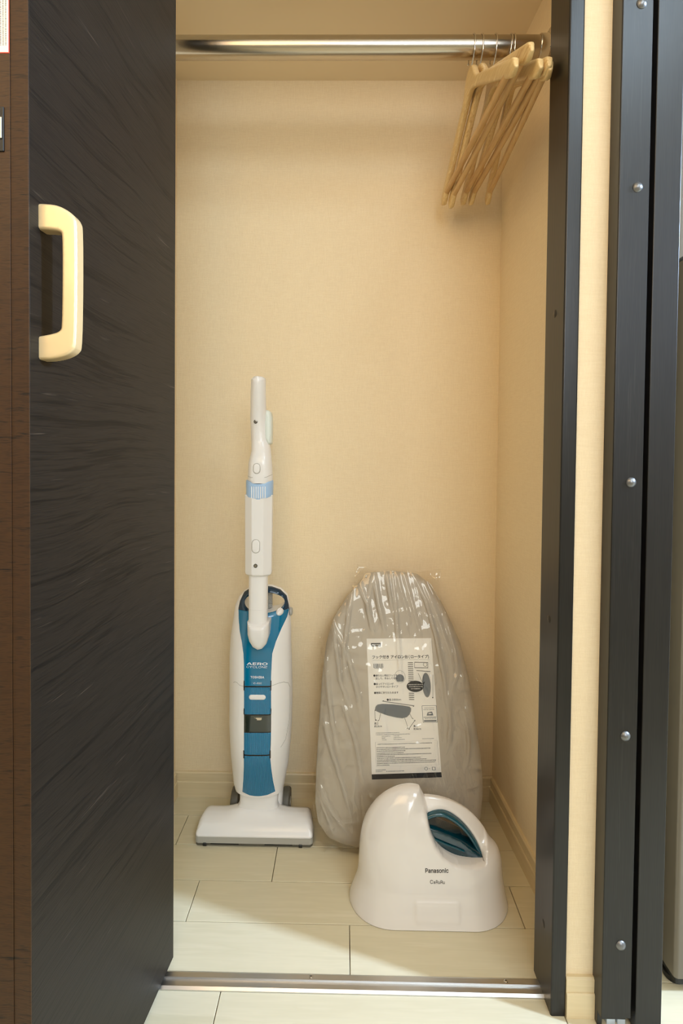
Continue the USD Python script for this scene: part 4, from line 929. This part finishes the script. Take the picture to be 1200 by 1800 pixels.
so_ = np.vstack([spline(so_[:13]), spline(so_[14:])])
ip = Polygon(so_ + [IX, 0])
ip = ip.buffer(-.0025).buffer(.004).buffer(-.0015, quad_segs=6).intersection(sbox(-1, 0.0005, 1, 1))
lens = Polygon(np.array([[-.005, .1668], [.0077, .1694], [.0235, .1695], [.0394, .1641], [.058, .1511], [.0727, .1353], [.0849, .1167], [.0939, .0954], [.0773, .0953], [.0562, .0973], [.0403, .1016], [.0243, .1101], [.0109, .1225], [.0007, .1406], [-.0032, .1539]]) + [IX, 0])
lq = np.array(lens.exterior.coords)[:-1]
lens = Polygon(np.vstack([spline(lq[:8]), spline(np.vstack([lq[7:], lq[:1]]))[1:-1]])).buffer(0)
cov = Polygon(np.array([[-.0229, .2343], [-.0161, .2145], [-.0118, .1919], [-.0068, .168], [-.0023, .1467], [.0074, .1255], [.0208, .1097], [.0393, .0994], [.0604, .095], [.0926, .0951], [.0981, .1166], [.1029, .1380], [.1173, .1410], [.18, .11], [.18, -.1], [-.2, -.1], [-.2, .26]]) + [IX, 0]).buffer(-.003).buffer(.006).buffer(-.003)
side = ip.exterior.difference(sbox(-1, -.1, 1, .0012))
tab = sbox(IX - .0345, .0085, IX + .0480, .0440).buffer(-.006).buffer(.006)


def iron_D(z, front):
    if front:
        return np.interp(z, [0, .006, .02, .05, .10, .16, .215], [.072, .070, .0635, .056, .050, .042, .034])
    return np.interp(z, [0, .02, .05, .10, .16, .215], [.068, .060, .054, .050, .042, .034])


def iron_front(P, lift=0.0):
    d = dist(P, side)
    inside = shapely.contains_xy(cov, P[:, 0], P[:, 1]); dc = dist(P, cov.exterior) * np.where(inside, 1, -1)
    y = IY - iron_D(P[:, 1], True) * dome(d, .075)
    y = y + .010 * (1 - step((dc + .004) / .009)) * dome(d, .012)
    dl = dist(P, lens.exterior)
    y = y + .012 * (1 - dome(dl, .014)) * np.where(inside, 0, 1) + .004 * (1 - dome(dl, .005)) * np.where(inside, 1, 0)
    tb = shapely.contains_xy(tab, P[:, 0], P[:, 1]); dt = dist(P, tab.exterior)
    return y - .0022 * np.where(tb, step(dt / .005), 0) - lift


shell = ip.difference(lens)
P, T = triangulate(shell, .0036, (.0002, .0007, .0016, .003, .005, .008, .012))
obj('case', solid(P, T, iron_front(P), IY + iron_D(P[:, 1], False) * dome(dist(P, side), .07)), 'iron_white', irn, smooth=60)
lettering('lettering', 'Panasonic', IX - .0137, IX + .0268, .0868, 'print_dark', irn, iron_front, .0075, tilt=.02, bold=True)
lettering('lettering', 'C', IX - .0055, IX - .0005, .0695, 'print_dark', irn, iron_front, .0058)
for k, c in enumerate(('A', 'R', 'U', 'R', 'U')):
    x0_ = IX + .0006 + .0041 * k
    lettering('lettering', c.lower() if c != 'R' else c, x0_, x0_ + (.0036 if c == 'R' else .0031), .0695, 'print_dark', irn, iron_front, .0056 if c == 'R' else .0038)
# the iron itself, seen through the opening
arc = np.array([[-.0100, .160], [.002, .1655], [.0120, .1680], [.0235, .1672], [.038, .1612], [.056, .1480], [.0705, .1320], [.083, .1130], [.0925, .0925]]) + [IX, 0]
arc = spline(arc, 5)
rings = []
for i, q in enumerate(arc):
    t = arc[min(i + 1, len(arc) - 1)] - arc[max(i - 1, 0)]; t /= np.linalg.norm(t); nrm = np.array([-t[1], t[0]])
    c = superellipse(.0050, .017, 3, 20)
    rings.append(np.stack([q[0] + nrm[0] * c[:, 0], IY - .004 + c[:, 1], q[1] + nrm[1] * c[:, 0]], 1))
obj('iron_handle', loft(rings), 'teal_translucent', irn, smooth=50, label='translucent teal iron handle')
low = Polygon(np.array([[-.004, .146], [.012, .1420], [.034, .1330], [.058, .1230], [.074, .1110], [.096, .0960], [.096, .080], [.030, .080], [-.004, .110]]) + [IX, 0]).buffer(.002)
P, T = triangulate(low, .005, (.0004, .0014, .003))
g = dome(dist(P, low.exterior), .004)
obj('iron_body', solid(P, T, IY - .012 - .012 * g, IY + .012 + .004 * g), 'teal_dark', irn, smooth=50, label='dark teal iron body inside the case')
obj('iron_stripe', tube([(IX + .002, IY - .0255, .130), (IX + .030, IY - .0262, .1185), (IX + .060, IY - .0250, .107)], .0016, 8), 'teal_translucent', irn)
fo = np.array([[x, iron_front(np.array([[x, .0006]]))[0]] for x in np.linspace(ip.bounds[0] + .0006, ip.bounds[2] - .0006, 60)])
bo = np.array([[x, IY + iron_D(np.array([.0006]), False)[0] * dome(dist(np.array([[x, .0006]]), side), .07)[0]] for x in np.linspace(ip.bounds[2] - .0006, ip.bounds[0] + .0006, 60)])
obj('base_plate', plate_xy(Polygon(np.vstack([fo, bo])).buffer(-.0012), 0, .0010), 'grey_plastic', irn, smooth=False)

# ---------------------------------------------------------------- refrigerator glimpsed at the right edge
fr = thing('refrigerator', label='pale grey refrigerator beyond the right door frame, only its edge showing', category='refrigerator')
obj('cabinet', rbox(.5070, 1.06, .860, 1.42, .035, 1.72, .006), 'fridge_side', fr)
obj('door', rbox(.5070, 1.06, .8060, .8570, .030, 1.1150, .006), 'fridge_side', fr)
obj('door', rbox(.5070, 1.06, .8060, .8570, 1.1210, 1.72, .006), 'fridge_front', fr)
obj('plinth', rbox(.5150, 1.05, .8160, 1.40, .012, .035, .004), 'black_plastic', fr)
for y in (.8420, 1.36):
    for x in (.528, 1.03):
        obj('foot', lathe([(0, 0), (.014, 0), (.016, .003), (.016, .010), (.009, .014), (0, .014)], 'z', 24, (x, y, 0)), 'black_plastic', fr)
